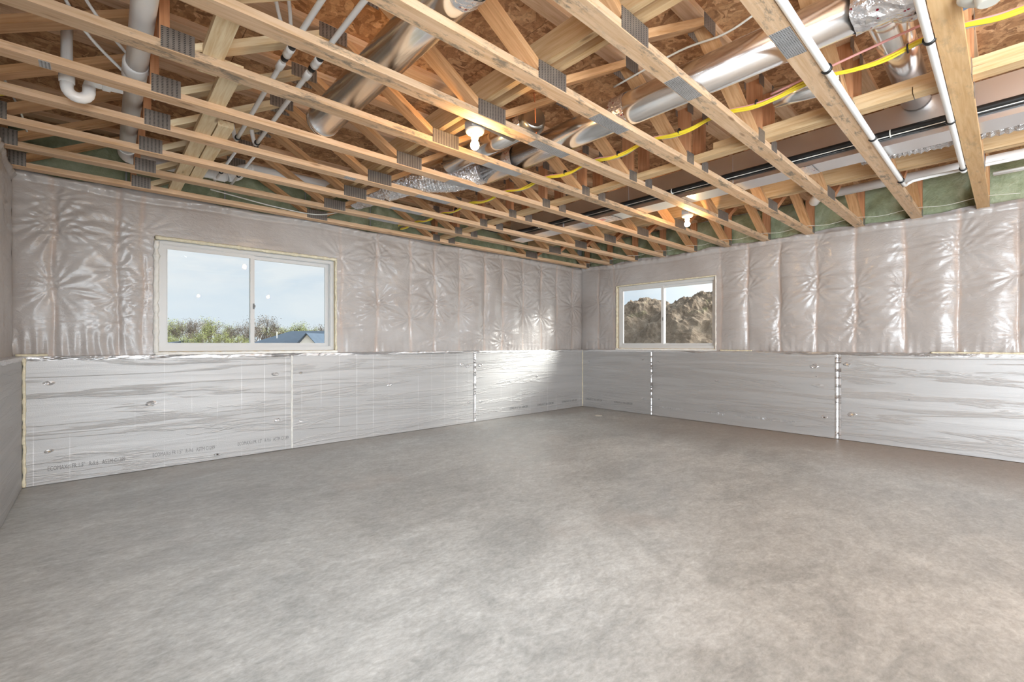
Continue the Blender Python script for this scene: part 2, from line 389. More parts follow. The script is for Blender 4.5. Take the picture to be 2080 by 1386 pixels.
# subfloor sheets, 1.22 x 2.44, long side across the trusses' run
yy = 5.36; row = 0
while yy > -1.0:
    xs = -.60 - (1.22 if row % 2 else 0)
    while xs < 6.6:
        a, b = max(xs, -.6), min(xs+2.44, 6.6)
        if b-a > .1: box('subfloor_panel', (a+.0015, b-.0015, yy-1.219, yy-.0015, ZD, ZD+.0205), 'osb', ceil)
        xs += 2.44
    yy -= 1.22; row += 1
box('subfloor_panel', (-.6, 6.6, YB-.2, yy-.002, ZD, ZD+.0205), 'osb', ceil)
simple('wall_concrete', (.42, .41, .40), .8, var=.15, vs=3)
WX = (.385, 1.995); WZ = (1.037, 2.070); RY = (2.79, 4.43)      # window openings
struct(boxes('wall_left', [(-.62, 6.62, YL+.04, 5.36, -.1, ZT-.012), (-.62, WX[0]-.02, PY+.045, 5.36, ZT-.012, ZB), (WX[1]+.02, 6.62, PY+.045, 5.36, ZT-.012, ZB),
      (WX[0]-.02, WX[1]+.02, PY+.045, 5.36, ZT-.012, WZ[0]-.022), (WX[0]-.02, WX[1]+.02, PY+.045, 5.36, WZ[1]+.02, ZB), (-.62, 6.62, 5.28, 5.36, ZB, ZD)], 'wall_concrete'))
struct(boxes('wall_right', [(XR+.04, 6.62, YB, 5.36, -.1, ZT-.012), (PX1+.045, 6.62, YB, RY[0]-.02, ZT-.012, ZB), (PX1+.045, 6.62, RY[1]+.02, 5.36, ZT-.012, ZB),
      (PX1+.045, 6.62, RY[0]-.02, RY[1]+.02, ZT-.012, WZ[0]-.022), (PX1+.045, 6.62, RY[0]-.02, RY[1]+.02, WZ[1]+.02, ZB), (6.56, 6.62, YB, 5.36, ZB, ZD)], 'wall_concrete'))
struct(boxes('wall_near_left', [(-.62, XL-.04, -1.15, 5.36, -.1, ZT-.012), (-.62, PX0-.045, -1.15, 5.36, ZT-.012, ZD), (-.62, XL-.04, YB, -4.25, -.1, ZD), (-.62, XL-.04, -4.25, -1.15, 1.85, ZD)], 'wall_concrete'))  # opening behind the viewpoint added for the side fill panel
struct(boxes('wall_back', [(-.62, -.1, YB-.15, YB, -.1, ZD), (.9, 6.62, YB-.15, YB, -.1, ZD), (-.1, .9, YB-.15, YB, 2.1, ZD)], 'wall_concrete'))  # doorway gap added for the rear fill panel

# ------------------------------------------------------------------ foil faced insulation boards
def board(name, b, label, group=None):
    o = box(name, b, 'foil_board'); return tag(o, label, 'insulation board')
BT = ZT-.004
bl = [(-.432, 1.508, 'foil insulation board beside the near left corner, printed in black along its foot'),
      (1.514, 3.945, 'foil insulation board under the right half of the big window, middle of the left wall'),
      (3.955, 6.362, 'brightly lit foil insulation board on the left wall ending in the far corner')]
LB = [board('insulation_board', (a, b, YL, YL+.038, .004, BT), l) for a, b, l in bl]
br = [(3.757, 5.116, 'short foil insulation board in the far corner below the left part of the small window'),
      (1.348, 3.747, 'long foil insulation board below the small window on the right wall'),
      (-1.09, 1.338, 'foil insulation board at the right edge of the view, fastener holes torn at its seam')]
RB = [board('insulation_board', (XR, XR+.038, a, b, .004, BT), l) for a, b, l in br]
NB = [board('insulation_board', (XL-.038, XL, a, b, .004, BT), l) for a, b, l in
      [(2.68, 5.116, 'foil insulation board on the wall at the left edge of the view')]]
def rough_strip(name, pts, w0, w1, m, parent, seed, n2=4, amp=.0025):
    """crumpled strip: pts is a polyline (top-edge), w0->w1 two offset vectors"""
    rr = random.Random(seed); V = []; F = []
    a, b = Vector(w0), Vector(w1)
    for i, p in enumerate(pts):
        for k in range(n2+1):
            q = Vector(p)+a.lerp(b, k/n2); V.append(tuple(q+Vector((rr.uniform(-1, 1), rr.uniform(-1, 1), rr.uniform(-1, 1)))*amp))
    for i in range(len(pts)-1):
        for k in range(n2):
            F.append((i*(n2+1)+k, i*(n2+1)+k+1, (i+1)*(n2+1)+k+1, (i+1)*(n2+1)+k))
    return mesh(name, V, F, m, parent)
def tape_run(label, p0, p1, inn, back):
    """foil tape folded over the top edge of the boards: front flap, then across the ledge"""
    d = Vector(p1)-Vector(p0); n = int(d.length/.03); V = []; F = []; rr = random.Random(int(p0[0]*10+p0[1]*3)+5)
    prof = [(.004, -.030), (.005, -.012), (.004, .001), (-.012, .004), (-.035, .005), (-.060, .006), (-.075, .007)]
    ph = rr.uniform(0, 9)
    for i in range(n+1):
        p = Vector(p0)+d*i/n
        for k, (o_, z) in enumerate(prof):
            j = rr.uniform(-1, 1)*.0022; fw = .007*noise.noise(Vector((i*.18, k*.1, ph))) if k == 0 else 0
            V.append(tuple(p+Vector(inn)*(o_+j*.8)+Vector((0, 0, z+j+fw))))
    K = len(prof)
    for i in range(n):
        for k in range(K-1): F.append((i*K+k, i*K+k+1, (i+1)*K+k+1, (i+1)*K+k))
    return tag(mesh('foil_tape', V, F, 'foil_tape'), label, 'tape')
tape_run('crinkled foil tape along the ledge of the left wall', (XL-.02, YL, ZT), (XR, YL, ZT), (0, -1, 0), 0)
tape_run('crinkled foil tape along the ledge of the right wall', (XR, YL, ZT), (XR, -1.1, ZT), (-1, 0, 0), 0)
tape_run('crinkled foil tape on the ledge at the left edge of the view', (XL, 2.6, ZT), (XL, YL, ZT), (1, 0, 0), 0)
def seam(x, y, nrm, label, m='foil_tape', w=.022, z0=.01, z1=ZT-.02, t_=None):
    rr = random.Random(int(x*31+y*17)); V = []; F = []; nx, ny = nrm; tx, ty_ = -ny, nx; n = 34; K = 5
    for i in range(n+1):
        z = z0+(z1-z0)*i/n
        for k in range(K):
            s = (k/(K-1)-.5)*2*w; o_ = .0025+.005*(1-abs(k/(K-1)-.5)*2)**2*(-1 if k == 2 else 1)*(.6)+rr.uniform(-.0004, .0004)
            if k == 2: o_ = -.002
            V.append((x+tx*s+nx*(o_+.003), y+ty_*s+ny*(o_+.003), z))
    for i in range(n):
        for k in range(K-1): F.append((i*K+k, i*K+k+1, (i+1)*K+k+1, (i+1)*K+k))
    return tag(mesh('foil_tape', V, F, m), label, 'tape')
seam(3.95, YL, (0, -1), 'vertical foil tape over the dark board seam of the left wall')
seam(XR, 3.752, (-1, 0), 'vertical foil tape over the board seam below the small window', w=.017)
seam(XR, 1.343, (-1, 0), 'wide vertical foil tape over the right-hand board seam of the right wall', w=.03)
def bead(label, pts, r, m, seed, cat='foam bead', name='foam_bead'):
    P = []; rr = []
    for i in range(len(pts)-1):
        a, b = Vector(pts[i]), Vector(pts[i+1]); n = max(2, int((b-a).length/.012))
        for k in range(n): P.append(a.lerp(b, k/n))
    P.append(Vector(pts[-1]))
    for i, p in enumerate(P):
        rr.append(r*(1+.55*noise.noise(Vector((i*.23, seed, 0)))+.25*noise.noise(Vector((i*.8, seed, 3)))))
        P[i] = p+Vector((noise.noise(Vector((i*.15, seed, 9))), noise.noise(Vector((i*.15, 2, seed))), 0))*r*.4
    return tag(tube(name, P, rr, m, n=8), label, cat)
bead('cream spray foam bead down the near left corner of the boards', [(XL+.012, YL-.012, .006), (XL+.010, YL-.010, 1.0)], .010, 'foam_cream', 1)
bead('thin cream foam bead in the far corner of the boards', [(XR-.004, YL-.004, .006), (XR-.004, YL-.004, 1.0)], .006, 'foam_cream', 2)
bead('white foam line in the first board seam of the left wall', [(1.511, YL-.001, .006), (1.511, YL-.001, .99)], .0085, 'foam_white', 4)
bead('yellowed foam smear along the ledge beside the near left corner', [(PX0+.02, PY-.02, ZT+.012), (-.30, PY-.022, ZT+.010)], .012, 'foam_cream', 6)
bead('yellowish foam strip under the plastic right of the small window', [(PX1-.02, 2.72, ZT+.012), (PX1-.02, 2.30, ZT+.011)], .009, 'foam_cream', 7)
bead('yellowish foam strip under the plastic at the right edge of the view', [(PX1-.02, .55, ZT+.011), (PX1-.02, -.2, ZT+.011)], .010, 'foam_cream', 8)

# fastener dents and torn facer on the boards
def dent(parent, p, nrm, s, kind):
    rr = random.Random(int(p[0]*97+p[1]*31+p[2]*11)); n = 11; s *= .68; V = [(0, 0, 0)]; F = []
    nx, ny = nrm; tx, ty2 = -ny, nx
    for ring, rad in enumerate((.35, .7, 1.)):
        for k in range(n):
            th = 2*math.pi*k/n; q = rad*s*(.75+.5*rr.random()); h = (.004, .007, 0)[ring]*(.4+rr.random())
            u, v = q*math.cos(th)*1.35, q*math.sin(th)*.75
            V.append((tx*u+nx*h, ty2*u+ny*h, v))
    for k in range(n): F.append((0, 1+k, 1+(k+1) % n))
    for g in range(2):
        for k in range(n): F.append((1+g*n+k, 1+(g+1)*n+k, 1+(g+1)*n+(k+1) % n, 1+g*n+(k+1) % n))
    o = mesh('fastener_dent', V, F, 'foil_tape', parent, rel(parent, (p[0]+nx*.0012, p[1]+ny*.0012, p[2])))
    if kind:
        V2 = [(tx*s*.42*math.cos(a)*(.7+.5*rr.random())+nx*.009, ty2*s*.42*math.cos(a)+ny*.009, s*.3*math.sin(a)*(.7+.5*rr.random())) for a in [2*math.pi*k/9 for k in range(9)]]
        V2.append((nx*.004, ny*.004, 0)); mesh('torn_hole', V2, [(9, k, (k+1) % 9) for k in range(9)], kind, o)
for x, z, s, k in [(-.29, .80, .035, None), (.34, .584, .045, None), (1.35, .80, .04, None), (1.37, .324, .04, None), (-.29, .262, .03, 'torn_foam'), (.84, .052, .03, 'dirt_hole')]:
    dent(LB[0], (x, YL, z), (0, -1), s, k)
for x, z, s, k in [(1.6, .80, .025, 'torn_foam'), (1.6, .288, .025, None), (2.64, .609, .04, None), (3.72, .823, .04, None), (3.83, .80, .05, None), (3.85, .285, .035, None)]:
    dent(LB[1], (x, YL, z), (0, -1), s, k)
for x, z, s, k in [(4.05, .806, .045, None), (4.06, .28, .04, None), (5.21, .586, .03, 'dirt_hole'), (6.19, .297, .015, 'dirt_hole')]:
    dent(LB[2], (x, YL, z), (0, -1), s, k)
for y, z, s, k in [(4.97, .80, .03, None), (4.99, .295, .018, 'dirt_hole'), (3.91, .86, .018, 'dirt_hole'), (3.91, .244, .03, None)]:
    dent(RB[0], (XR, y, z), (-1, 0), s, k)
for y, z, s, k in [(3.64, .837, .03, None), (3.63, .262, .02, 'dirt_hole'), (1.58, .839, .05, None), (1.56, .72, .012, 'dirt_hole'), (1.48, .24, .035, 'dirt_hole'), (2.75, .6, .03, None)]:
    dent(RB[1], (XR, y, z), (-1, 0), s, k)
for y, z, s, k in [(1.255, .873, .04, 'torn_foam'), (1.21, .306, .05, 'torn_foam'), (.72, .52, .015, None), (1.343, .07, .028, 'grey_ink')]:
    dent(RB[2], (XR, y, z), (-1, 0), s, k)

# print along the foot of the boards
def text(body, loc, rot, size, m, parent, sx=1., ext=.0003):
    cu = bpy.data.curves.new('printed_text', 'FONT'); cu.body = body; cu.size = size; cu.extrude = ext; cu.space_character = 1.0
    cu.resolution_u = 2; cu.materials.append(MATS[m])
    o = bpy.data.objects.new('printed_text', cu); C.objects.link(o)
    bpy.context.view_layer.update()
    dg = bpy.context.evaluated_depsgraph_get(); me = bpy.data.meshes.new_from_object(o.evaluated_get(dg))
    bpy.data.objects.remove(o); ob = bpy.data.objects.new('printed_text', me); C.objects.link(ob)
    ob.parent = parent; ob.location = rel(parent, loc); ob.rotation_euler = rot; ob.scale = (sx, 1, 1); return ob
MSG = 'ECOMAXci FR 1.5"   R-9.6   ASTM C1289'
for x in (-.30, .352): text(MSG, (x, YL-.0012, .106), (R(90), 0, 0), .052, 'grey_ink', LB[0], .52)
text(MSG, (1.010, YL-.0012, .108), (R(90), 0, 0), .052, 'grey_ink', LB[0], .52)
for x in (4.62, 5.22, 5.82): text(MSG, (x, YL-.0012, .108), (R(90), 0, 0), .050, 'grey_ink', LB[2], .44)
for y in (3.62, 3.02, 2.42, 1.95): text(MSG if y > 2 else 'ECOMAXci FR 1.5"', (XR-.0012, y, .125), (R(90), 0, R(-90)), .046, 'grey_ink' if y > 9 else 'foil_tape', RB[1], .48)
for y in (5.05, 4.45): text(MSG, (XR-.0012, y, .125), (R(90), 0, R(-90)), .046, 'grey_ink', RB[0], .44)

# ------------------------------------------------------------------ windows
def window(idx, org, u, wv, W, H, light_side):
    """local x along the wall, y outward, z up; built as structure with its own parts"""
    u = Vector(u); wv = Vector(wv); M = Matrix((( u.x, wv.x, 0, org[0]), (u.y, wv.y, 0, org[1]), (0, 0, 1, org[2]), (0, 0, 0, 1)))
    flip = M.determinant() < 0
    def part(name, L, m, parent, smooth=False):
        V, F = [], []
        for b in L:
            n = len(V); V += bv(*b); F += [tuple(i+n for i in (f[::-1] if flip else f)) for f in BF]
        V = [tuple(M @ Vector(v) - Vector(org)) for v in V]
        return mesh(name, V, F, m, parent, None if parent is not None else org)
    def rect(x0, x1, z0, z1, wd, y0, y1, wt=None, wb=None):
        wt = wt or wd; wb = wb or wd
        return [(x0, x0+wd, y0, y1, z0, z1), (x1-wd, x1, y0, y1, z0, z1), (x0+wd, x1-wd, y0, y1, z0, z0+wb), (x0+wd, x1-wd, y0, y1, z1-wt, z1)]
    root = part('window_%d' % idx, rect(.006, W-.006, .006, H-.006, .034, .035, .12), 'white_vinyl', None); root['kind'] = 'structure'
    part('window_track', rect(.040, W-.040, .040, H-.040, .008, .045, .055)+rect(.040, W-.040, .040, H-.040, .008, .080, .088), 'white_vinyl', root)
    mid = W*.485
    s1 = part('window_sash', rect(.044, mid+.020, .044, H-.044, .036, .056, .079)+rect(.078, mid-.014, .078, H-.078, .006, .050, .057), 'white_vinyl', root)
    part('glass_pane', [(.078, mid-.014, .066, .070, .078, H-.078)], 'window_glass', s1)
    s2 = part('window_sash', rect(mid-.018, W-.044, .044, H-.044, .040, .089, .112), 'white_vinyl', root)
    part('glass_pane', [(mid+.020, W-.082, .099, .103, .082, H-.082)], 'window_glass', s2)
    part('window_latch', [(mid+.006, mid+.018, .044, .058, H*.42, H*.42+.055), (mid+.010, mid+.024, .038, .046, H*.42+.015, H*.42+.04)], 'grey_ink', s1)
    # wooden rough opening around the unit
    part('window_jamb', [(-.022, .004, .03, .18, -.02, H+.02), (W-.004, W+.022, .03, .18, -.02, H+.02), (-.022, W+.022, .03, .18, H-.004, H+.022), (-.022, W+.022, .03, .18, -.022, .004)], 'jamb_wood', root)
    part('window_sill', [(-.01, W+.01, -.035, .04, -.024, -.004)], 'foam_white', root)
    return root
w1 = window(1, (WX[0], PY, WZ[0]), (1, 0, 0), (0, 1, 0), WX[1]-WX[0], WZ[1]-WZ[0], 0)
w2 = window(2, (PX1, RY[1], WZ[0]), (0, -1, 0), (1, 0, 0), RY[1]-RY[0], WZ[1]-WZ[0], 1)
bead('thick white foam bead down the left side of the big window', [(WX[0]-.006, PY-.006, WZ[0]), (WX[0]-.002, PY-.006, WZ[1]-.03)], .021, 'foam_white', 11)
bead('cream foam bead along the top of the big window', [(WX[0]-.01, PY-.008, WZ[1]+.002), (WX[1]+.01, PY-.008, WZ[1]+.002)], .017, 'foam_cream', 12)
bead('foam bead down the right side of the big window', [(WX[1]+.004, PY-.004, WZ[0]), (WX[1]+.004, PY-.004, WZ[1])], .011, 'foam_cream', 13)
bead('white foam bead along the sill of the big window', [(WX[0]-.02, PY-.020, WZ[0]-.008), (WX[1]+.02, PY-.020, WZ[0]-.008)], .010, 'foam_white', 14)
bead('bright foam bead down the left side of the small window', [(PX1-.004, RY[1]+.004, WZ[0]), (PX1-.004, RY[1]+.004, WZ[1])], .016, 'foam_cream', 15)
bead('cream foam bead along the top of the small window', [(PX1-.005, RY[1]+.01, WZ[1]+.004), (PX1-.005, RY[0]-.01, WZ[1]+.004)], .010, 'foam_cream', 16)
bead('white foam bead down the right side of the small window', [(PX1-.004, RY[0]-.004, WZ[0]), (PX1-.004, RY[0]-.004, WZ[1])], .009, 'foam_white', 17)
bead('white foam bead along the sill of the small window', [(PX1-.018, RY[1]+.02, WZ[0]-.010), (PX1-.018, RY[0]-.02, WZ[0]-.010)], .011, 'foam_white', 18)

# ------------------------------------------------------------------ plastic vapour barrier
def sheet(label, org, u, inn, W, studs, hole, seed, z0=ZT+.004, z1=2.47, st=.0125, bul=None, ra=1., rl=1.):
    rg = np.random.RandomState(seed); nu = int(W/st)+1; nv = int((z1-z0)/st)+1
    U, Vv = np.meshgrid(np.linspace(0, W, nu), np.linspace(0, z1-z0, nv), indexing='ij'); H = z1-z0
    D = np.zeros_like(U); A = np.zeros_like(U)
    ed = [0]+list(studs)+[W]
    def wob(k=5, f=3.):
        s = np.zeros_like(U)
        for _ in range(k):
            a, b, c = rg.uniform(-f, f), rg.uniform(-f, f), rg.uniform(0, 6.28); s += np.sin(a*U+b*Vv+c)
        return s/k
    for i in range(len(ed)-1):
        a, b = ed[i], ed[i+1]
        if b-a < .03: continue
        sel = (U >= a) & (U <= b); t = np.clip((U-a)/(b-a), 0, 1); skew = rg.uniform(.7, 1.5)
        amp = (bul(.5*(a+b)) if bul else .02)*rg.uniform(.7, 1.2)
        prof = np.sin(math.pi*t**skew)**.8*(1-np.exp(-Vv/.10))*(1-np.exp(-(H-Vv)/.10))
        D += np.where(sel, prof*amp*(1+.35*wob(3, 5)), 0)
    for s in studs:
        sw = s+.012*np.sin(Vv*rg.uniform(5, 9)+rg.uniform(0, 6))
        D -= .004*np.exp(-((U-sw)/.012)**2)
        A = np.maximum(A, np.exp(-((U-sw)/.019)**4))
        zs = np.sort(rg.uniform(.1, H-.1, rg.randint(4, 7)))
        for z in zs:
            n = rg.randint(9, 17); ph = rg.uniform(0, 6.28); th = np.arctan2(Vv-z, U-s); r = np.hypot(U-s, (Vv-z)*1.6)
            L = rg.uniform(.08, .20)*rl; am = rg.uniform(.003, .0075)*(ra(s) if callable(ra) else ra)
            D += am*np.exp(-r/L)*(1-np.exp(-r/.02))*np.sin(n*th+ph+2*np.sin(3*th+ph))
            D -= .006*np.exp(-(r/.02)**2)
    for k in range(int(H/.21)+1):
        z = .09+.21*k+rg.uniform(-.02, .02)+.012*np.sin(U*rg.uniform(1, 2)+rg.uniform(0, 6))
        D -= .0026*np.exp(-((Vv-z)/.007)**2)*(.6+.4*wob(2, 4))
    for k in range(26):    # long diagonal drag folds
        a = rg.uniform(-.35, .35); c = rg.uniform(0, H); x = rg.uniform(0, W); l = rg.uniform(.12, .5); w_ = rg.uniform(.007, .018)
        dd = (Vv-c)-a*(U-x); D += rg.choice([-1, 1])*rg.uniform(.002, .005)*np.exp(-(dd/w_)**2)*np.exp(-((U-x)/l)**2)
    g = np.zeros_like(U)
    for k in range(9):
        f = rg.uniform(25, 120); g += np.sin(f*U+rg.uniform(0, 6)+rg.uniform(-6, 6)*Vv*2+2.5*np.sin(U*rg.uniform(2, 5)))/9
    D += g*.017*np.exp(-Vv/.11)+g*.010*np.exp(-(H-Vv)/.07)
    tl = H-.065+.012*np.sin(U*2.1+seed)+.008*np.sin(U*6.3)
    D += .020*np.exp(-((Vv-tl-.03)/.024)**2)*(1+.3*np.sin(40*U+3*np.sin(9*U))) - .006*np.exp(-((Vv-tl+.02)/.010)**2)
    D += .0035*wob(12, 26)
    D = np.maximum(D, -.012)
    if hole:
        h0, h1, hz0, hz1 = hole
        ex = np.maximum(np.maximum(h0-U, U-h1), np.maximum((hz0-z0)-Vv, Vv-(hz1-z0)))
        D *= 1-np.exp(-np.clip(ex, 0, 1)/.05)
        A = np.maximum(A*0+A, .55*np.exp(-(np.clip(ex, 0, 1)/.07)**4)*(np.maximum(h0-U, U-h1) > -.0))
    o3 = Vector(org); u3 = Vector(u); i3 = Vector(inn)
    base = np.array(o3); P = base+U[..., None]*np.array(u3)+np.clip(D, -.02, .2)[..., None]*np.array(i3); P[..., 2] = z0+Vv
    # curled top hem
    P[:, -1, 2] += .012*np.sin(U[:, -1]*5+seed)+.006*np.sin(U[:, -1]*17)
    idx = np.arange(nu*nv).reshape(nu, nv)
    q = np.stack([idx[:-1, :-1], idx[1:, :-1], idx[1:, 1:], idx[:-1, 1:]], -1).reshape(-1, 4)
    if hole:
        cu = (U[:-1, :-1]+st/2).ravel(); cv = (Vv[:-1, :-1]+st/2+z0).ravel()
        q = q[~((cu > h0) & (cu < h1) & (cv > hz0) & (cv < hz1))]
    if u3.cross(Vector((0, 0, 1))).dot(i3) < 0: q = q[:, ::-1]
    me = bpy.data.meshes.new('plastic_sheet'); me.from_pydata(P.reshape(-1, 3).tolist(), [], q.tolist()); me.update()
    me.polygons.foreach_set('use_smooth', [True]*len(me.polygons))
    at = me.attributes.new('stud', 'FLOAT', 'POINT'); at.data.foreach_set('value', A.ravel().astype(np.float32))
    me.materials.append(MATS['poly_sheet']); o = bpy.data.objects.new('plastic_sheet', me); C.objects.link(o)
    return tag(o, label, 'plastic sheet')
sL = [x-PX0 for x in (-.27, .12, .29, 2.06, 2.5, 2.95, 3.32, 3.72, 4.17, 4.52, 4.95, 5.36, 5.74, 6.15)]
def bL(u):
    x = u+PX0; return .010 if x < 2.1 else (.018 if x < 3.3 else (.045 if x < 4.9 else .024))
sheet('wrinkled clear plastic sheet over the insulation around the big window', (PX0, PY, 0), (1, 0, 0), (0, -1, 0), PX1-PX0, sL,
      (WX[0]-PX0-.012, WX[1]-PX0+.012, WZ[0]-.03, WZ[1]+.012), 3, bul=bL, ra=lambda q: .8 if q+PX0 < 2.2 else 1.35, rl=1.5)
sR = [PY-y for y in (4.81, 4.50, 2.71, 2.36, 1.97, 1.57, 1.19, .76, .35, -.06, -.5)]
sheet('billowing plastic sheet around the small window, catching warm bulb glints', (PX1, PY, 0), (0, -1, 0), (-1, 0, 0), 6.2, sR,
      (PY-RY[1]-.012, PY-RY[0]+.012, WZ[0]-.03, WZ[1]+.012), 8, bul=lambda u: .010 if u < 2.5 else .036, ra=.9, rl=1.7)
sheet('grey plastic sheet on the wall at the left edge of the view', (PX0, 2.3, 0), (0, 1, 0), (1, 0, 0), PY-2.3, [.4, .8, 1.2, 1.6, 2.0, 2.4], None, 5, bul=lambda u: .02)

# ------------------------------------------------------------------ floor trusses
def web_mesh(xa, za, xb, zb, zlo, zhi, t=.038, d=.089):
    """sloping member cut flush against both chords; mesh lies along local X"""
    a, b = Vector((xa, 0, za)), Vector((xb, 0, zb)); dx = (b-a).normalized(); nrm = Vector((-dx.z, 0, dx.x))
    pts = []
    for s in (-1, 1):
        q = a+nrm*s*t/2
        for z in (zlo, zhi):
            k = (z-q.z)/dx.z; pts.append(q+dx*k)
    p = [pts[0], pts[1], pts[3], pts[2]]
    c = (a+b)/2; M = Matrix(((dx.x, 0, nrm.x, c.x), (0, 1, 0, 0), (dx.z, 0, nrm.z, c.z), (0, 0, 0, 1))); Mi = M.inverted()
    V = [tuple(Mi @ Vector((v.x, y, v.z))) for y in (0, d) for v in p]
    me = bpy.data.meshes.new('web'); me.from_pydata(V, [], [(0, 1, 2, 3), (7, 6, 5, 4), (0, 4, 5, 1), (1, 5, 6, 2), (2, 6, 7, 3), (3, 7, 4, 0)]); me.update()
    bm = bmesh.new(); bm.from_mesh(me); bmesh.ops.recalc_face_normals(bm, faces=bm.faces); bm.to_mesh(me); bm.free()
    return me, M
z1, z2 = ZB+.038, ZD-.038
WEBS = [(-.49, z1, .20, z2, 'web'), (.31, z1, .965, z2, 'pale'), (1.035, z2, 1.70, z1, 'web'), (1.775, z1, 2.43, z2, 'web'), (2.505, z2, 3.20, z1, 'web'),
        (4.16, z2, 4.88, z1, 'web'), (5.08, z1, 5.64, z2, 'web_red'), (5.70, z2, 6.36, z1, 'web')]
VERT = [(-.545, -.507, 'web'), (.200, .238, 'web_red'), (3.218, 3.256, 'web_red'), (3.452, 3.490, 'web_red'), (6.39, 6.428, 'web_red')]
PLT = [(-.50, -.405, ZB+.006, ZB+.110), (.205, .332, ZB+.005, ZB+.100), (.90, 1.055, ZD-.085, ZD-.004), (1.63, 1.84, ZB+.005, ZB+.098), (2.40, 2.535, ZD-.085, ZD-.004),
       (3.185, 3.29, ZB+.004, ZB+.085), (3.422, 3.528, ZB+.004, ZB+.085), (3.19, 3.28, ZD-.08, ZD-.004), (3.43, 3.52, ZD-.08, ZD-.004), (4.09, 4.22, ZD-.085, ZD-.004), (4.85, 5.105, ZB+.005, ZB+.098), (5.58, 5.75, ZD-.085, ZD-.004), (6.33, 6.42, ZB+.005, ZB+.08)]
webm = {}
def truss(i, label):
    y = ty(i); t = tag(empty('floor_truss', (0, y, ZB)), label, 'floor truss', None)
    cm = 'chord_gold' if i == 10 else ('chord_dirty' if i >= 5 else 'chord')
    for nm, zz in (('bottom_chord', (ZB, ZB+.038)), ('top_chord', (ZD-.038, ZD))):
        box(nm, (-.55, 6.43, y, y+.089, zz[0], zz[1]), cm if nm[0] == 'b' else 'chord', t)
    for k, (xa, za, xb, zb, m) in enumerate(WEBS):
        if k not in webm: webm[k] = web_mesh(xa, za, xb, zb, z1, z2)
        me, M = webm[k]; key = (k, i)
        me2 = me
        if not me.materials: me.materials.append(MATS[m])
        o = bpy.data.objects.new('web', me2); C.objects.link(o); o.parent = t; o.matrix_local = Matrix.Translation((0, 0, -ZB)) @ M
    for a, b, m in VERT:
        o = mesh('vertical_web', [(v[2], v[1], -v[0]) for v in bv(-.019, .019, 0, .089, -(z2-z1)/2, (z2-z1)/2)], BF, m, t, None,
                 Matrix.Translation(((a+b)/2, 0, (z1+z2)/2-ZB)) @ Matrix.Rotation(R(-90), 4, 'Y'))
        bm = bmesh.new(); bm.from_mesh(o.data); bmesh.ops.recalc_face_normals(bm, faces=bm.faces); bm.to_mesh(o.data); bm.free()
    for a, b, c, d in PLT:
        box('connector_plate', (a, b, y-.0022, y-.0002, c, d), 'plate_side', t)
        if a > 0: box('connector_plate', (a, b, y+.0892, y+.0912, c, d), 'plate_side', t)
    a, b = {9: (2.14, 2.38), 8: (2.13, 2.39), 7: (2.14, 2.44), 10: (1.85, 2.22)}.get(i, (2.11, 2.45))
    if i: box('splice_plate', (a, b, y+.004, y+.085, ZB-.0018, ZB-.0002), 'plate_bottom', t)
    if i in (3, 4): box('splice_plate', ((1.45, 1.54, y+.008, y+.06, ZB-.0018, ZB-.0002) if i == 3 else (-.21, -.17, y+.008, y+.08, ZB-.0018, ZB-.0002)), 'plate_bottom', t)
    return t
ordn = ['nearest the big window wall', 'second from the big window wall', 'third from the big window wall', 'fourth from the big window wall', 'fifth from the big window wall, beyond the near bulb',
        'whose lower edge is lit most orange by the near bulb', 'carrying both bare bulb fittings', 'first on the camera side of the two bulb fittings', 'second on the camera side of the two bulb fittings',
        'with a white water pipe strapped along its left side', 'of golden wood at the far right of the view']
for i in range(11): truss(i, 'open-web wooden floor truss '+ordn[i])

# boards that run across the trusses
def brace(name, b, m, label, grp=None):
    L = b[3]-b[2]; c = ((b[0]+b[1])/2, (b[2]+b[3])/2, (b[4]+b[5])/2); wx, wz = b[1]-b[0], b[5]-b[4]
    o = mesh(name, bv(-L/2, L/2, -wx/2, wx/2, -wz/2, wz/2), BF, m, None, None, Matrix.Translation(c) @ Matrix.Rotation(R(90), 4, 'Z'))
    return tag(o, label, 'wood brace', grp)
zb = ZB+.0385
brace('cross_brace', (.362, .448, 2.21, 2.745, zb, zb+.038), 'pale', 'pale board end lying across the trusses right of the large plastic drain pipe')
brace('cross_brace', (.458, .544, 2.62, 5.10, zb, zb+.038), 'pale', 'long pale board across the trusses, left one of the lapped pair by the drain pipe')
brace('cross_brace', (.552, .638, 3.34, 4.56, zb, zb+.038), 'pale', 'speckled pale board across the trusses, right one of the lapped pair by the drain pipe')
brace('strongback', (1.698, 1.736, -.3, 5.10, 2.565, 2.705), 'brace', 'wide upright board through the trusses behind the near bulb, left of a pair')
brace('strongback', (1.786, 1.824, -.3, 4.2, 2.565, 2.63), 'brace', 'narrow upright board through the trusses behind the near bulb, right of a pair')
brace('cross_brace', (3.292, 3.381, .36, 5.10, zb, zb+.038), 'brace', 'pale flat board across the trusses left of the rectangular duct')
brace('cross_brace', (3.292, 3.381, -.6, .355, zb, zb+.038), 'brace', 'pale flat board butted on at the upper right, left of the rectangular duct')
brace('cross_brace', (3.300, 3.375, -.6, 1.45, zb+.039, zb+.088), 'brace', 'darker board stacked on the flat brace at the upper right')
brace('strongback', (4.985, 5.023, -.6, 5.10, 2.585, 2.725), 'brace', 'orange lit upright board through the trusses between the far bulb and the rectangular duct')
brace('strongback', (5.03, 5.068, -.6, 5.10, 2.585, 2.66), 'brace', 'upright board doubled behind the orange lit one near the far bulb')

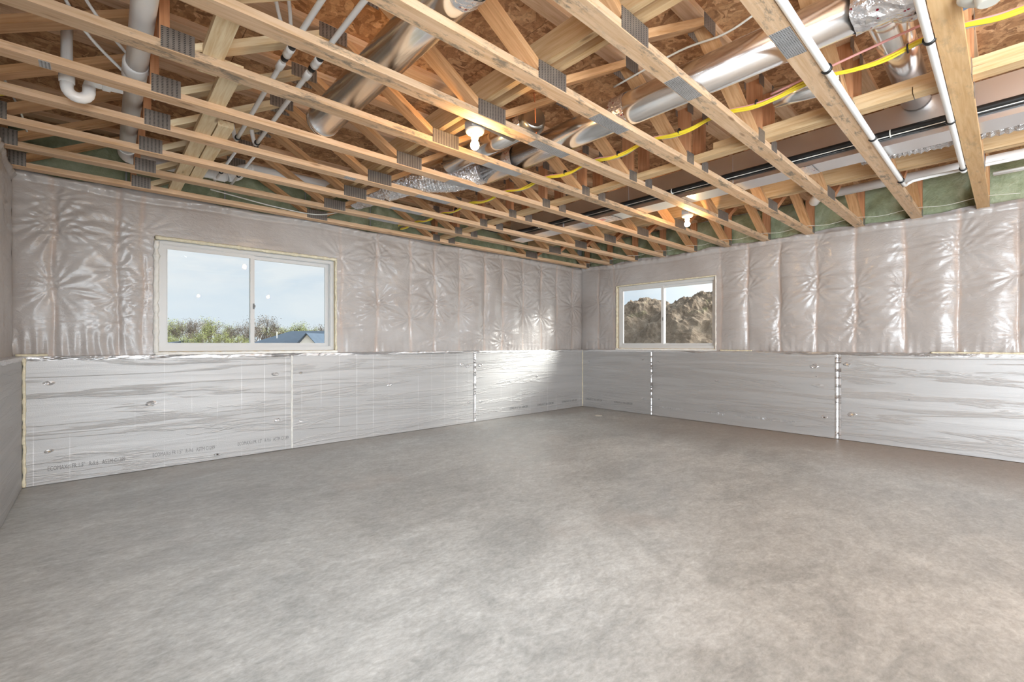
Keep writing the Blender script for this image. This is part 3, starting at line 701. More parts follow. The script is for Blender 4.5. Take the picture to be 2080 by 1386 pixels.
# ------------------------------------------------------------------ green spray foam in the rim
def foam(label, org, u, inn, W, seed):
    nu, nv = max(4, int(W/.03)), 15; V = []; F = []; H = ZD-ZB-.02
    for i in range(nu+1):
        for k in range(nv+1):
            a = i/nu; b = k/nv; e = min(a, 1-a)*W
            d = .012+.050*(1-math.exp(-e/.03))*(1-math.exp(-(1-b)*H/.04))+.022*noise.noise(Vector((a*W*7, b*4, seed)))+.010*noise.noise(Vector((a*W*25, b*13, seed)))
            if e == 0: d = 0
            p = Vector(org)+Vector(u)*a*W+Vector(inn)*d; V.append((p.x, p.y, ZB+.005+H*b))
    for i in range(nu):
        for k in range(nv): F.append((i*(nv+1)+k, (i+1)*(nv+1)+k, (i+1)*(nv+1)+k+1, i*(nv+1)+k+1))
    if Vector(u).cross(Vector((0, 0, 1))).dot(Vector(inn)) < 0: F = [f[::-1] for f in F]
    return tag(mesh('spray_foam', V, F, 'green_spray_foam', smooth=True), label, 'spray foam')
ed = [-.54, .18, .93, 1.70, 2.46, 3.24, 4.0, 4.7, 5.5, 6.40]
lb = ['beside the near left corner', 'behind the plastic drain elbow', 'between the elbow and the big window middle', 'above the right end of the big window', 'just right of the big window',
      'above the middle of the left wall', 'above the seam of the left wall', 'above the lit part of the left wall', 'in the far corner of the left wall']
for k in range(9): foam('green spray foam in the rim joist '+lb[k], (ed[k]+.006, 5.275, 0), (1, 0, 0), (0, -1, 0), ed[k+1]-ed[k]-.012, k+1)
pl = ['in the far corner, right wall', 'one bay right of the far corner', 'two bays right of the far corner', 'above the left part of the small window', 'above the middle of the small window',
      'above the right end of the small window', 'behind the far bulb', 'one bay right of the far bulb', 'left of the strapped water pipe', 'between the two strapped water pipes', 'right of the golden truss']
for k in range(11):
    a = 5.27 if k == 0 else ty(k-1)+.095; b = ty(k)+.095; a2, b2 = a, b
    foam('green spray foam in the rim '+(pl[k]), (6.545, a2-.004, 0), (0, -1, 0), (-1, 0, 0), a2-b2-.010, 20+k)
foam('green spray foam in the rim at the right edge of the view', (6.545, ty(10)+.08, 0), (0, -1, 0), (-1, 0, 0), .9, 40)
foam('green spray foam in the rim at the left edge of the view', (-.60, 3.2, 0), (0, 1, 0), (1, 0, 0), 2.05, 50)

# ------------------------------------------------------------------ ducts
def duct(name, pts, r, label, m='duct', ribs=()):
    t = tag(empty(name, tuple(pts[0])), label, 'duct')
    tube('duct_pipe', pts, r, m, t, 40)
    return t
def seam_line(t, a, b, r, ang, m='duct'):
    o_ = Vector((math.cos(ang), 0, math.sin(ang)))*(r+.0015)
    tube('duct_seam', [Vector(a)+o_, Vector(b)+o_], .003, m, t, 6)
def wrap(parent, a, b, r, m='printed_foil_tape', jit=.004, name='foil_tape_band'):
    a, b = Vector(a), Vector(b); n = 7; pts = [a.lerp(b, k/n) for k in range(n+1)]
    V, F = frame_rings([p-a for p in pts], r+.0015+jit*.3, 26); rr = random.Random(int(a.y*100)+3)
    V = [tuple(Vector(v)+Vector((rr.uniform(-1, 1), rr.uniform(-1, 1), rr.uniform(-1, 1)))*jit*.5) for v in V]
    return mesh(name, V, F[:-2], m, parent, rel(parent, tuple(a)))
rA = .0985
dA = duct('round_duct', [(1.095, -.4, 2.586), (1.095, 3.05, 2.586)], rA, 'round galvanized duct at upper left of the near bulb, ending over the fourth truss')
seam_line(dA, (1.095, -.4, 2.586), (1.095, 3.05, 2.586), rA, R(-20))
wrap(dA, (1.095, 1.44, 2.586), (1.095, 1.52, 2.586), rA)
lathe('end_collar', [(rA+.004, -.02), (rA+.004, .02), (.06, .05), (.055, .10)], (1.095, 3.05, 2.586), (0, 1, 0), 'duct', dA)
dB = duct('round_duct', [(2.46, .42, 2.586), (2.46, 3.02, 2.586)], rA, 'long round galvanized duct running past the perforated splice plates')
seam_line(dB, (2.46, .42, 2.586), (2.46, 3.02, 2.586), rA, R(-42))
for y in (1.60, 2.62): wrap(dB, (2.46, y, 2.586), (2.46, y+.10, 2.586), rA)
eb = [(2.46, .42, 2.586), (2.465, .36, 2.588), (2.49, .31, 2.600), (2.54, .285, 2.62), (2.60, .28, 2.63)]
tube('duct_elbow', eb, rA+.004, 'duct', dB, 30, curve=True)
wrap(dB, (2.46, .26, 2.59), (2.46, .46, 2.587), rA+.004, jit=.008)
wrap(dB, (2.50, .29, 2.60), (2.60, .28, 2.63), rA+.006, jit=.008)
dC = duct('round_duct', [(2.66, .40, 2.70), (3.22, .40, 2.70), (4.02, .42, 2.755)], .080, 'short shiny duct crossing to the rectangular duct at upper right', 'duct')
dD = duct('round_duct', [(2.18, 2.20, 2.62), (2.13, 3.10, 2.585)], .072, 'narrow round duct behind the long round duct, by the near bulb')
lathe('end_cap', [(.05, -.09), (.085, -.07), (.095, -.02), (.085, .03), (.074, .05)], (2.18, 2.19, 2.63), (-.5, -1, .2), 'duct_zinc', dD)
wrap(dD, (2.18, 2.24, 2.62), (2.175, 2.32, 2.615), .074, jit=.01)
dE = duct('round_duct', [(1.76, 2.345, 2.615), (2.16, 2.345, 2.60)], .062, 'dull grey round duct lying beside the near bulb fitting', 'duct_zinc')
dF = duct('round_duct', [(3.02, .62, 2.57), (3.02, .95, 2.60)], .06, 'small galvanized boot under the long round duct beside the yellow cables')
# rectangular duct with its seams
rd = tag(empty('rectangular_duct', (4.15, 2, 2.49)), 'long rectangular sheet metal duct with bright underside, hung through the trusses', 'duct')
yy = [4.46, 3.55, 2.66, 1.62, .72, -.2, -.8]
for a, b in zip(yy[:-1], yy[1:]):
    box('duct_section', (4.04, 4.265, b+.001, a-.001, 2.4865, 2.742), 'duct_flat', rd)
for a in yy[1:-1]:
    boxes('drive_cleat', [(4.034, 4.271, a-.014, a+.014, 2.4852, 2.4862), (4.0335, 4.0385, a-.014, a+.014, 2.485, 2.744)], 'duct_flat', rd, (4.15, a, 2.6))
for a in (1.02, 1.60, 2.86):
    V = []; F = []; rr = random.Random(int(a*50))
    for i in range(5):
        for k in range(13): V.append((4.036+.019*k, a+.022*i, 2.4840-rr.uniform(0, .0035)))
    for i in range(4):
        for k in range(12): F.append((i*13+k, (i+1)*13+k, (i+1)*13+k+1, i*13+k+1))
    mesh('foil_tape_band', V, F, 'printed_foil_tape', rd, rel(rd, (0, 0, 0)))
# printed label on the underside
lbp = box('paper_label', (4.07, 4.235, 2.98, 3.28, 2.4842, 2.4858), 'white_vinyl', rd)
for b in ((4.085, 4.15, 3.0, 3.12), (4.085, 4.15, 3.14, 3.26), (4.20, 4.21, 3.0, 3.26)):
    box('printed_block', (b[0], b[1], b[2], b[3], 2.4836, 2.4841), 'pink_sheath' if b[1] < 4.16 else 'grey_ink', None).parent = rd
for o in rd.children:
    if o.name.startswith('printed_block'): o.location = rel(rd, tuple(o.location))
# crinkled flexible ducts
def flex(name, pts, r, label, seed, cat='duct'):
    P = spline(pts, 26); L = []; V = []; n = 30; T = [(P[min(i+1, len(P)-1)]-P[max(i-1, 0)]).normalized() for i in range(len(P))]
    for i, p in enumerate(P):
        a = T[i].cross(Vector((0, 0, 1))).normalized(); b = T[i].cross(a)
        for k in range(n):
            th = 2*math.pi*k/n; rr_ = r*(1+.05*math.cos(i*math.pi)+.07*noise.noise(Vector((i*.3, k*.5, seed)))+.07*noise.noise(Vector((i*1.3, k*1.3, seed+5))))
            V.append(tuple(p+(a*math.cos(th)+b*math.sin(th))*rr_-P[0]))
    F = [(i*n+k, i*n+(k+1) % n, (i+1)*n+(k+1) % n, (i+1)*n+k) for i in range(len(P)-1) for k in range(n)]
    F += [tuple(range(n)), tuple((len(P)-1)*n+k for k in range(n))]
    return tag(mesh(name, V, F, 'flex_foil', None, tuple(P[0])), label, cat)
flex('flexible_duct', [(2.40, 3.00, 2.58), (2.30, 3.28, 2.555), (2.13, 3.62, 2.585), (2.06, 4.1, 2.60), (2.04, 4.7, 2.66)], .100, 'crinkled foil flexible duct sagging between the fifth and fourth trusses', 3)
flex('flexible_duct', [(4.42, .78, 2.615), (4.44, .5, 2.612), (4.46, 0, 2.610), (4.46, -.6, 2.60)], .095, 'crinkled foil flexible duct at the right edge beside the rectangular duct', 9)

# ------------------------------------------------------------------ plastic drain pipes
def pipe_root(name, loc, label, cat='pipe'): return tag(empty(name, loc), label, cat)
st = pipe_root('drain_pipe', (.15, 1.2, 2.545), 'large white plastic drain pipe crossing the trusses at upper left')
tube('pipe', [(.135, .6, 2.585), (.158, 4.55, 2.60)], .047, 'pvc', st, 28)
for y0 in (2.12, 3.20):
    lathe('pipe_coupling', [(.0475, -.10), (.055, -.095), (.055, -.01), (.050, 0), (.055, .01), (.055, .07), (.0475, .075)], (.145, y0, 2.592), (0.006, 1, 0), 'pvc', st)
tube('pipe_elbow', [(.158, 4.50, 2.600), (.160, 4.64, 2.602), (.185, 4.72, 2.605), (.25, 4.765, 2.61), (.34, 4.775, 2.613)], .054, 'pvc', st, 24, curve=True)
tube('pipe', [(.30, 4.775, 2.613), (.86, 4.775, 2.63)], .045, 'pvc', st, 24)
lathe('pipe_coupling', [(.046, -.05), (.054, -.045), (.054, .045), (.046, .05)], (.80, 4.775, 2.63), (1, 0, 0), 'pvc', st)
tube('pipe_elbow', [(.86, 4.775, 2.63), (.93, 4.77, 2.66), (.97, 4.73, 2.70), (1.06, 4.70, 2.72)], .050, 'pvc', st, 24, curve=True)
tube('pipe', [(1.03, 4.70, 2.72), (2.02, 4.69, 2.735)], .045, 'pvc', st, 24)
tr = pipe_root('trap_pipe', (-.12, 3.3, 2.5), 'white plastic trap with a bent loop hanging beside the large drain pipe')
tube('pipe', [(-.125, 3.36, 2.89), (-.125, 3.36, 2.60), (-.125, 3.36, 2.50)], .024, 'pvc', tr, 20)
ub = [(-.125, 3.36, 2.52), (-.125, 3.36, 2.475)]+[(-.125+.043*(1-math.cos(a)), 3.36, 2.475-.043*math.sin(a)) for a in [math.pi*k/8 for k in range(1, 9)]]+[(-.039, 3.36, 2.505)]
tube('trap_bend', ub, .0275, 'pvc', tr, 20)
tube('trap_arm', [(-.039, 3.36, 2.49), (-.036, 3.36, 2.52), (-.02, 3.36, 2.535), (.01, 3.36, 2.538), (.10, 3.36, 2.545)], .025, 'pvc', tr, 20, curve=True)
lathe('slip_nut', [(.027, -.02), (.033, -.018), (.033, .018), (.027, .02)], (-.125, 3.36, 2.515), (0, 0, 1), 'pvc', tr, 12)
lathe('slip_nut', [(.026, -.018), (.031, -.016), (.031, .016), (.026, .018)], (.03, 3.36, 2.54), (1, 0, .05), 'pvc', tr, 12)
pr_ = pipe_root('drain_pipe', (5.78, 0, 2.72), 'white plastic drain pipe running behind the rectangular duct along the right wall')
tube('pipe', [(5.78, -.5, 2.725), (5.78, 1.30, 2.715)], .044, 'pvc', pr_, 24)
tube('pipe_elbow', [(5.78, 1.28, 2.715), (5.78, 1.36, 2.71), (5.80, 1.42, 2.70), (5.87, 1.46, 2.69)], .050, 'pvc', pr_, 20, curve=True)
boxes('pipe_strap', [(5.725, 5.835, .70, .725, 2.66, 2.672), (5.725, 5.735, .70, .725, 2.66, 2.86)], 'white_vinyl', pr_, (5.78, .71, 2.7))

# ------------------------------------------------------------------ water pipes
def clampc(parent, p, r, axis='x'):
    lathe('pipe_clamp', [(r, -.008), (r+.007, -.008), (r+.007, .008), (r, .008)], p, axis, 'black_rubber', parent, 14)
def pex(label, pts, r=.0143, m='pex'):
    t = tag(empty('water_pipe', tuple(pts[0])), label, 'pipe'); tube('pipe', pts, r, m, t, 14, curve=len(pts) > 2); return t
z_ = 2.64
for x, xe, nm in ((.728, .765, 'left'), (.868, .895, 'right')):
    p = pex('white plastic water pipe with black banded joint, %s of the pair by the round duct' % nm, [(x-.03, .2, z_-.02), (x, 1.0, z_-.01), (x+.005, 2.4, z_), (xe, 3.88, z_+.01)], .0135)
    for yb in (2.47, 2.60): lathe('crimp_ring', [(.014, -.017), (.0185, -.017), (.0185, .017), (.014, .017)], (x+.006, yb, z_), (0, 1, 0), 'black_rubber', p, 14)
    lathe('coupling', [(.0135, -.045), (.021, -.04), (.021, -.012), (.0175, 0), (.021, .012), (.021, .04), (.0135, .045)], (x+.006, 2.535, z_), (0, 1, 0), 'pex', p, 18)
    lathe('coupling', [(.0135, -.05), (.020, -.04), (.020, .02), (.0135, .03)], (x+.008, 2.70, z_), (0, 1, 0), 'pex', p, 18)
    clampc(p, (xe, 3.87, z_+.01), .013, (0, 1, 0))
    tube('pipe_elbow', [(xe, 3.87, z_+.01), (xe, 3.915, z_+.012), (xe-.01, 3.93, z_+.04), (xe-.025, 3.93, z_+.12)], .015, 'pex', p, 12, curve=True)
    q = pex('thin white pipe continuing toward the window wall, %s of the far pair' % nm, [(xe+.012, 3.98, 2.59), (xe+.012, 5.06, 2.59)], .010)
    clampc(q, (xe+.012, 4.56, 2.59), .010, (0, 1, 0))
pA = pex('white water pipe strapped along a truss, the bowed left one at upper right', [(1.5, .597, 2.455), (2.6, .600, 2.452), (3.7, .60, 2.452), (4.9, .60, 2.455)], .0165)
for x in (2.62, 3.72, 4.86): clampc(pA, (x, .60, 2.453), .017, (1, 0, 0))
tube('pipe_elbow', [(4.9, .60, 2.455), (5.1, .60, 2.47), (5.16, .58, 2.50), (5.18, .50, 2.52), (5.18, .0, 2.53)], .0125, 'pex', pA, 12, curve=True)
pB = pex('white water pipe strapped beside the golden truss at upper right', [(1.5, .236, 2.455), (2.7, .237, 2.452), (3.8, .236, 2.452), (4.92, .238, 2.455)], .0165)
for x in (2.70, 3.78, 4.87): clampc(pB, (x, .237, 2.453), .017, (1, 0, 0))
lathe('pipe_cap', [(.0165, -.02), (.021, -.02), (.021, .02), (.012, .028)], (4.93, .238, 2.455), (1, 0, 0), 'pex', pB, 14)
pex('thin grey water pipe against the foam at the right edge of the view', [(6.15, .10, 2.685), (6.15, -.6, 2.69)], .012)
pex('second thin grey water pipe against the foam at the right edge of the view', [(6.0, .10, 2.66), (6.0, -.6, 2.66)], .012)
def wire(label, pts, r, m, name='electrical_cable', cat='cable'): return tag(tube(name, spline(pts, 6), r, m, n=8), label, cat)
wire('white plastic tube hanging in a loop beside the trap, left one', [(-.16, 2.80, 2.86), (-.14, 3.0, 2.80), (-.05, 3.16, 2.70), (.10, 3.30, 2.62), (.25, 3.5, 2.60)], .008, 'pex', 'water_tube', 'pipe')
wire('white plastic tube hanging in a loop beside the trap, right one', [(-.09, 2.80, 2.87), (-.07, 2.95, 2.80), (.02, 3.08, 2.72), (.14, 3.22, 2.66), (.28, 3.35, 2.63)], .008, 'pex', 'water_tube', 'pipe')
wire('thin white tube under the subfloor at the top, upper one', [(.50, 1.95, 2.86), (.56, 2.2, 2.80), (.66, 2.44, 2.75), (.75, 2.6, 2.73)], .009, 'pex', 'water_tube', 'pipe')
wire('thin white tube under the subfloor at the top, lower one', [(.60, 1.95, 2.86), (.63, 2.2, 2.80), (.70, 2.40, 2.76), (.75, 2.55, 2.74)], .009, 'pex', 'water_tube', 'pipe')
# black line set along the rectangular duct
ls = tag(empty('refrigerant_line', (4.02, -.6, 2.56)), 'black insulated refrigerant line strapped along the rectangular duct', 'pipe')
tube('insulated_line', spline([(4.015, -.6, 2.562), (4.015, 1.5, 2.562), (4.015, 3.2, 2.56), (4.0, 4.1, 2.555), (3.86, 4.42, 2.56), (3.62, 4.55, 2.60), (3.40, 4.60, 2.63)], 6), .021, 'black_rubber', ls, 14)
tube('copper_line', [(4.026, -.6, 2.530), (4.026, 4.2, 2.530)], .006, 'black_rubber', ls, 8)
tube('control_wire', [(4.005, -.6, 2.538), (4.005, 4.2, 2.535)], .003, 'white_sheath', ls, 6)
for y in (.55, 2.15, 3.9): lathe('zip_tie', [(.024, -.003), (.026, -.003), (.026, .003), (.024, .003)], (4.013, y, 2.556), (0, 1, 0), 'white_sheath', ls, 14)

# ------------------------------------------------------------------ cables
cols = [('yellow_sheath', 'yellow', .006), ('yellow_sheath', 'second yellow', .006), ('yellow_sheath', 'third yellow', .006), ('pink_sheath', 'pink', .006), ('white_sheath', 'white', .006), ('grey_sheath', 'grey', .006)]
AN = [R(q) for q in (262, 215, 175, 120, 30, 330)]
for k, (m, nm, r) in enumerate(cols):
    rr = random.Random(k+4); pts = []
    y = -.7
    while y < 5.0:
        onch = min(abs(y-(ty(i)+.045)) for i in range(11)) < .13
        pts.append((2.80-.045*max(0, y-2.2)+.009*math.cos(AN[k])+rr.uniform(-.004, .004), y, 2.5+.008*math.sin(AN[k])+(0.010 if onch else -.012)+.004*rr.uniform(-1, 1))); y += .2438/2*1.0
    wire('%s electrical cable in the bundle crossing the trusses right of the long round duct' % nm, pts, r, m)
for i, y in enumerate((.32, .98, 1.45, 1.92, 2.42, 3.85)):
    tag(lathe('cable_tie', [(.019, -.003), (.022, -.003), (.022, .003), (.019, .003)], (2.80-.045*max(0, y-2.2), y, 2.498), (0, 1, 0), 'black_rubber', None, 12),
        'black tie around the cable bundle, %s from the right edge' % ('first', 'second', 'third', 'fourth', 'fifth', 'sixth')[i], 'cable tie')
wire('blue grey cable curving down at the top right corner', [(2.55, -.35, 2.62), (2.62, -.1, 2.54), (2.66, .05, 2.52), (2.70, .2, 2.52)], .007, 'blue_sheath')
wire('pink cable at the top right corner above the yellow ones', [(2.70, -.5, 2.60), (2.72, 0, 2.56), (2.74, .4, 2.54), (2.78, .9, 2.51)], .006, 'pink_sheath')
wire('white cable hanging in a curve under the subfloor above the long round duct', [(2.46, .62, 2.86), (2.48, .88, 2.80), (2.50, 1.05, 2.79), (2.50, 1.3, 2.82), (2.50, 1.75, 2.80)], .006, 'white_sheath')
wire('orange wire hanging beside the end cap behind the near bulb', [(2.06, 2.05, 2.72), (2.12, 2.10, 2.66), (2.19, 2.16, 2.55), (2.24, 2.2, 2.50)], .004, 'red_sheath')
pts = []
for i in range(11):
    y = ty(i)+.045; pts += [(6.14, y, 2.497), (6.14, y-.24, 2.472)]
wire('long thin white wire sagging from truss to truss along the right wall', pts, .0022, 'white_sheath', 'thin_wire', 'wire')
wire('loop of yellow cable at the truss by the plastic right of the big window', [(2.62, 4.86, 2.50), (2.58, 4.78, 2.49), (2.62, 4.66, 2.478), (2.72, 4.62, 2.49), (2.80, 4.7, 2.50)], .005, 'yellow_sheath')
wire('white cable clipped along the rim above the big window', [(.75, 4.90, 2.52), (.95, 4.93, 2.51), (1.3, 4.965, 2.49), (1.7, 4.96, 2.485), (1.95, 4.9, 2.55), (2.1, 4.85, 2.6)], .006, 'white_sheath')
wire('thin green cable dangling at the upper left edge', [(-.44, 3.7, 2.75), (-.42, 3.85, 2.68), (-.39, 4.0, 2.62), (-.37, 4.3, 2.60), (-.36, 4.6, 2.55)], .006, 'white_sheath')
wire('yellow cable loop at the upper left edge', [(-.50, 3.5, 2.50), (-.42, 3.62, 2.49), (-.37, 3.72, 2.50), (-.42, 3.82, 2.51), (-.50, 3.85, 2.52)], .006, 'yellow_sheath')

# ------------------------------------------------------------------ bare bulb fittings
def fitting(x, y, label, lit=True, s=1., z=ZB-.004, blabel=None):
    t = tag(empty('lampholder', (x, y, z)), label, 'light fitting')
    box('junction_box', (x-.05, x+.05, y-.036, y+.036, z+.001, z+.045), 'grey_sheath' if lit else 'white_vinyl', t)
    lathe('porcelain_base', [(.030*s, -.028), (.050*s, -.024), (.0595*s, -.012), (.0595*s, -.004), (.050*s, 0)], (x, y, z), (0, 0, 1), 'porcelain', t, 32)
    lathe('socket', [(.020*s, -.060), (.024*s, -.055), (.027*s, -.030), (.030*s, -.026)], (x, y, z), (0, 0, 1), 'porcelain', t, 24)
    if lit:
        o = lathe('light_bulb', [(.004, -.124), (.014, -.121), (.023, -.113), (.0275, -.100), (.027, -.090), (.021, -.076), (.0145, -.064), (.013, -.058)], (x, y, z), (0, 0, 1), 'lit_bulb' if y > 0 else 'fill_bulb_rear', None, 24)
        tag(o, blabel, 'light bulb', 'added rear bulbs' if y < 0 else None)
    return t
fitting(1.725, 2.235, 'white lampholder with lit bulb under the near truss bay, in the middle of the ceiling', blabel='glowing bare bulb nearer the camera')
fitting(4.48, 2.235, 'white lampholder with lit bulb above the small window side', blabel='glowing bare bulb farther away, by the right wall')
for k_, (x_, y_) in enumerate(((.55, -1.5), (3.3, -2.6), (1.9, -3.6))):  # unseen fittings added behind the viewpoint as warm ceiling fill
    fitting(x_, y_, 'added lampholder with fill bulb in the rear half of the basement, behind the viewpoint', blabel='added bare fill bulb in the unseen rear half of the basement')['group'] = 'added rear lampholders'
fitting(2.45, .052, 'large white round fitting cut off at the top right edge', False, 1.45)

# ------------------------------------------------------------------ small things on the floor
V = []; F = []
tag(lathe('round_slip', [(.052, .0), (.055, .002), (.052, .004)], (5.70, 4.27, .001), (0, 0, 1), 'white_sheath', None, 20), 'small flat white disc lying on the concrete near the far corner', 'disc')

# ------------------------------------------------------------------ outdoors
def ground_h(x, y):
    d = max(0, max(y-5.4, x-6.7)); return .80-min(d, 26)*.10
V = []; F = []
gx = [-140, -60, -30, -15, -8, -3, 0, 3, 6.62, 8, 10, 13, 17, 22, 30, 50, 90, 160]; gy = [-60, -30, -15, -8, -3, 0, 3, 5.38, 7, 9, 12, 16, 21, 27, 35, 60, 110, 200]
for x in gx:
    for y in gy: V.append((x, y, ground_h(x, y)))
for i in range(len(gx)-1):
    for k in range(len(gy)-1):
        if gx[i+1] <= 6.62 and gy[k+1] <= 5.38: continue
        n = len(gy); F.append((i*n+k, (i+1)*n+k, (i+1)*n+k+1, i*n+k+1))
simple('soil', (.30, .25, .18), .95, var=.35, vs=1.5)
tag(mesh('ground', V, F, 'soil'), kind='structure')
def dirt_mat():
    m, t, p, o = newmat('dirt'); p.inputs['Roughness'].default_value = .95; p.inputs['Specular IOR Level'].default_value = .1
    v = coords(t, rand=False)
    c = ramp(t, [(.3, (.13, .095, .068)), (.5, (.27, .21, .158)), (.7, (.42, .345, .27))], noise_n(t, v, 1.6, 10, .72, .5)).outputs[0]
    g = ramp(t, [(.62, 0), (.72, .35)], noise_n(t, v, .9, 4, .6)).outputs[0]; c = mixc(t, g, c, (.24, .28, .11))
    t.links.new(c, p.inputs['Base Color']); bump(t, p, noise_n(t, v, 5, 8, .75), 1., .12)
dirt_mat()
def mound(label, cx, cy, rx, ry, h, seed):
    V = []; F = []; nr, na = 70, 110; c0 = ground_h(cx, cy)
    for i in range(nr+1):
        q = i/nr
        for k in range(na):
            th = 2*math.pi*k/na; x, y = rx*q*math.cos(th), ry*q*math.sin(th)
            e = (1-q*q)**1.25*h if q < 1 else 0
            nz_ = (.16*noise.fractal(Vector((x*.8, y*.8, seed)), .6, 2., 7)-.10*abs(noise.noise(Vector((x*.7+4, y*.7, seed)))))*min(1, 3*(1-q)+.1)
            V.append((x, y, e+nz_*h*.5))
    for i in range(nr):
        for k in range(na): F.append((i*na+k, (i+1)*na+k, (i+1)*na+(k+1) % na, i*na+(k+1) % na))
    return tag(mesh('dirt_mound', V, F, 'dirt', None, (cx, cy, c0-.1), smooth=False), label, 'dirt mound')
mound('left heap of excavated dirt seen through the small window', 18.5, 11.0, 5.5, 4.2, 3.55, 2.3)
mound('right heap of excavated dirt seen through the small window, topped by clods', 18.0, 8.15, 5.5, 3.8, 3.55, 6.1)
# trees beyond the big window
simple('twig_green', (.20, .225, .085), .9, var=.3, vs=.8); simple('twig_grey', (.15, .135, .115), .9, var=.3, vs=.8); simple('bark', (.11, .09, .075), .9)
def tree_proto(kind, seed):
    rr = random.Random(seed); t = empty('tree', (0, 0, 0)); P = []; V = []; F = []
    H = 7.5
    tips = []
    def limb(a, d, L, r, dep):
        b = a+d*L
        n = len(V); u = d.orthogonal().normalized(); w_ = d.cross(u)
        for q, rr_ in ((a, r), (b, r*.6)):
            for k in range(4): V.append(tuple(q+(u*math.cos(k*1.571)+w_*math.sin(k*1.571))*rr_))
        for k in range(4): F.append((n+k, n+(k+1) % 4, n+4+(k+1) % 4, n+4+k))
        if dep == 0: tips.append(b); return
        for j in range(4 if dep > 1 else 5):
            nd = (d+Vector((rr.uniform(-1, 1), rr.uniform(-1, 1), rr.uniform(-.2, .8)))*.75).normalized()
            limb(a+d*L*rr.uniform(.55, 1), nd, L*rr.uniform(.55, .75), r*.5, dep-1)
    limb(Vector((0, 0, 0)), Vector((0, 0, 1)), H*.36, .16, 4)
    mesh('trunk', V, F, 'bark', t)
    V2 = []; F2 = []; per = 16 if kind == 'twig_green' else 6
    for tp in tips:
        for _ in range(per//2 if per > 6 else 3):
            c = tp+Vector((rr.gauss(0, .33), rr.gauss(0, .33), rr.gauss(0, .3))); s = rr.uniform(.05, .13); n = len(V2)
            for _k in range(3): V2.append(tuple(c+Vector((rr.uniform(-1, 1), rr.uniform(-1, 1), rr.uniform(-1, 1)))*s))
            F2.append((n, n+1, n+2))
    tag(mesh('foliage', V2, F2, kind, t), kind='stuff')
    return t
protos = [tree_proto('twig_green', 1), tree_proto('twig_grey', 2), tree_proto('twig_green', 3), tree_proto('twig_grey', 5)]
def copy_tree(o, parent=None):
    c = o.copy(); C.objects.link(c); c.parent = parent
    for ch in o.children: copy_tree(ch, c)
    return c
cc, ss = .6737, .7390
def at_px(px, depth): u = (px-1040)/920.9; return (depth*(cc+ss*u), depth*(ss-cc*u))
spots = []
rr = random.Random(11)
for k in range(15): spots.append((322+k*13.2+rr.uniform(-3, 3), 88+rr.uniform(-9, 9), rr.choice((1, 3, 0)), rr.uniform(1.0, 1.2)))
for k in range(9): spots.append((330+k*21+rr.uniform(-4, 4), 66+rr.uniform(-3, 3), rr.choice((0, 2)), rr.uniform(.60, .74)))
for k in range(13): spots.append((515+k*12.5+rr.uniform(-3, 3), 92+rr.uniform(-6, 6), rr.choice((1, 3, 2)), rr.uniform(.95, 1.14)))
spots.append((541, 84, 1, 1.28))
first = {}
for px, dep, k, s in spots:
    x, y = at_px(px, dep); o = protos[k] if k not in first else copy_tree(protos[k]); first[k] = 1
    o.location = (x, y, ground_h(x, y)-.1); o.scale = (s, s, s); o.rotation_euler = (0, 0, rr.uniform(0, 6.28))
    if px < 512:
        tag(o, 'bushy tree with fresh yellow green leaves in the tree line, left pane' if k in (0, 2) else 'bare grey brown tree in the tree line, left pane of the big window', 'tree', 'green trees seen in the left pane' if k in (0, 2) else 'bare trees seen in the left pane')
    else:
        tag(o, 'leafing tree behind the blue roofed house, right pane' if k in (0, 2) else 'bare tree behind the blue roofed house, right pane of the big window', 'tree', 'leafing trees behind the house' if k in (0, 2) else 'bare trees behind the house')
tag(o, 'tallest bare round tree left above the blue roof', 'tree'); o['group'] = 'bare trees behind the house'; del o['group']
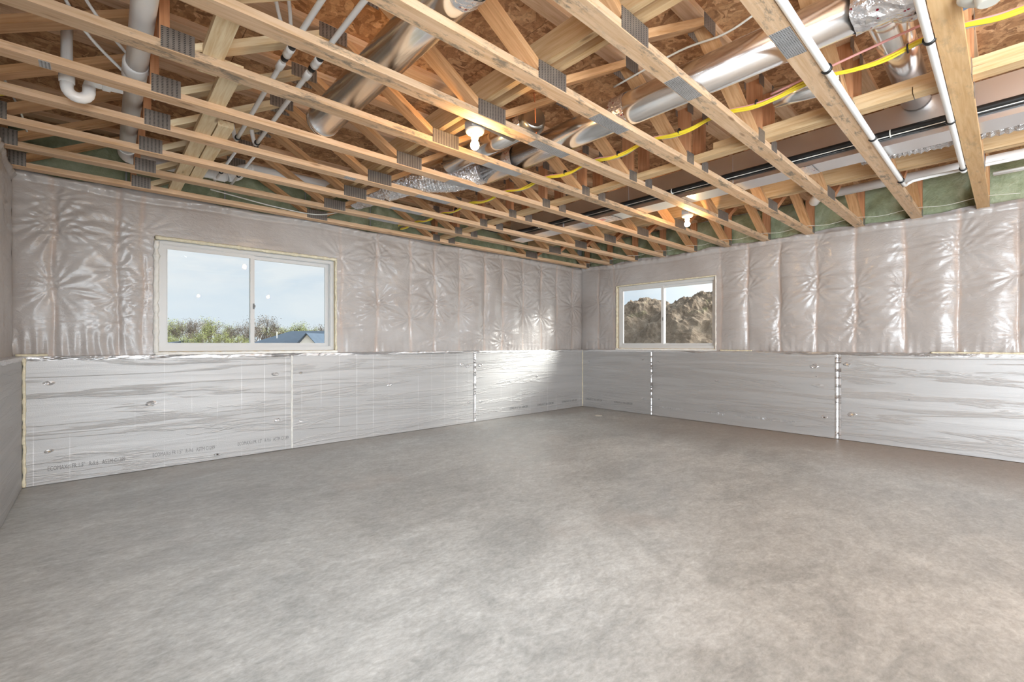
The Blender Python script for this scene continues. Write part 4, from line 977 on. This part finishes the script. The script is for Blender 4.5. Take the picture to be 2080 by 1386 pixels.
# houses: built in a frame facing the camera's sight line, at real distance
simple('roof_slate', (.05, .075, .11), .8, var=.12, vs=2); simple('house_white', (.9, .9, .88), .7, var=.03, vs=1); simple('house_trim', (.45, .33, .25), .7); simple('dark_window', (.03, .035, .04), .2)
def house(label, pxa, pxb, dep, ridge, eave, gable=None):
    a, b = Vector((*at_px(pxa, dep), 0)), Vector((*at_px(pxb, dep), 0)); u = (b-a).normalized(); W = (b-a).length; wv = Vector((-u.y, u.x, 0))
    if wv.dot(Vector((cc, ss, 0))) < 0: wv = -wv
    g = ground_h(a.x, a.y); t = tag(empty('house', (a.x, a.y, g)), label, 'house')
    def G(x, y, z): v = u*x+wv*y; return (v.x, v.y, z-g)
    D = 9.
    mesh('wall', [G(x, y, z) for z in (g, eave) for x, y in ((0, 0), (W, 0), (W, D), (0, D))], BF, 'house_white', t)
    o = mesh('roof', [G(-.4, -.5, eave-.1), G(W+.4, -.5, eave-.1), G(W+.4, D+.5, eave-.1), G(-.4, D+.5, eave-.1), G(1.2, D/2, ridge), G(W-1.2, D/2, ridge)],
             [(0, 1, 5, 4), (1, 2, 5), (2, 3, 4, 5), (3, 0, 4), (3, 2, 1, 0)], 'roof_slate', t)
    n = max(2, int(W/3))
    for k in range(n):
        x = W*(k+.5)/n; f = mesh('window', [G(*p) for p in bv(x-.5, x+.5, -.05, .02, eave-1.25, eave-.35)], BF, 'house_trim', t)
        mesh('pane', [G(*p) for p in bv(x-.43, x+.43, -.08, -.04, eave-1.18, eave-.42)], BF, 'dark_window', f)
    if gable:
        ga, gb, gh = gable; ga, gb = [1040+(q-1040)*(dep-2.3)/dep for q in (ga, gb)]; xa = (Vector((*at_px(ga, dep), 0))-a).dot(u); xb = (Vector((*at_px(gb, dep), 0))-a).dot(u); xm = (xa+xb)/2
        mesh('gable', [G(xa, -2.2, g), G(xb, -2.2, g), G(xb, -2.2, eave-.1), G(xm, -2.2, gh), G(xa, -2.2, eave-.1), G(xa, 3, g), G(xb, 3, g), G(xb, 3, eave-.1), G(xm, 3, gh), G(xa, 3, eave-.1)],
             [(0, 1, 2, 3, 4), (0, 4, 9, 5), (1, 6, 7, 2), (5, 9, 8, 7, 6)], 'house_white', t)
        e = .12
        for s_, (p, q) in enumerate((((xa-e, eave-.25), (xm, gh)), ((xm, gh), (xb+e, eave-.25)))):
            mesh('gable_roof', [G(p[0], -2.6, p[1]), G(q[0], -2.6, q[1]), G(q[0], 4, q[1]), G(p[0], 4, p[1]), G(p[0], -2.6, p[1]+.07), G(q[0], -2.6, q[1]+.07), G(q[0], 4, q[1]+.07), G(p[0], 4, p[1]+.07)], BF, 'roof_slate', t)
    for x, h_ in (((W*.17, .35), (W*.72, .0), (W*.78, .0)) if gable else ()):
        c = G(x, 1.5, 0); tube('vent_pipe', [(c[0]+a.x, c[1]+a.y, eave+.2), (c[0]+a.x, c[1]+a.y, eave+.75+h_)], .035, 'house_white', t, 8)
    return t
house('blue grey roofed one storey house with white gable seen in the right pane', 521, 668, 44, 2.48, 1.22, (606, 643, 2.04))
house('white gable of a small house at the lower left corner of the left pane', 322, 344, 60, 1.62, 1.22)

for o in list(bpy.data.objects):
    if o.type == 'MESH' and len(o.data.materials) == 0: o.data.materials.append(MATS['wall_concrete'])
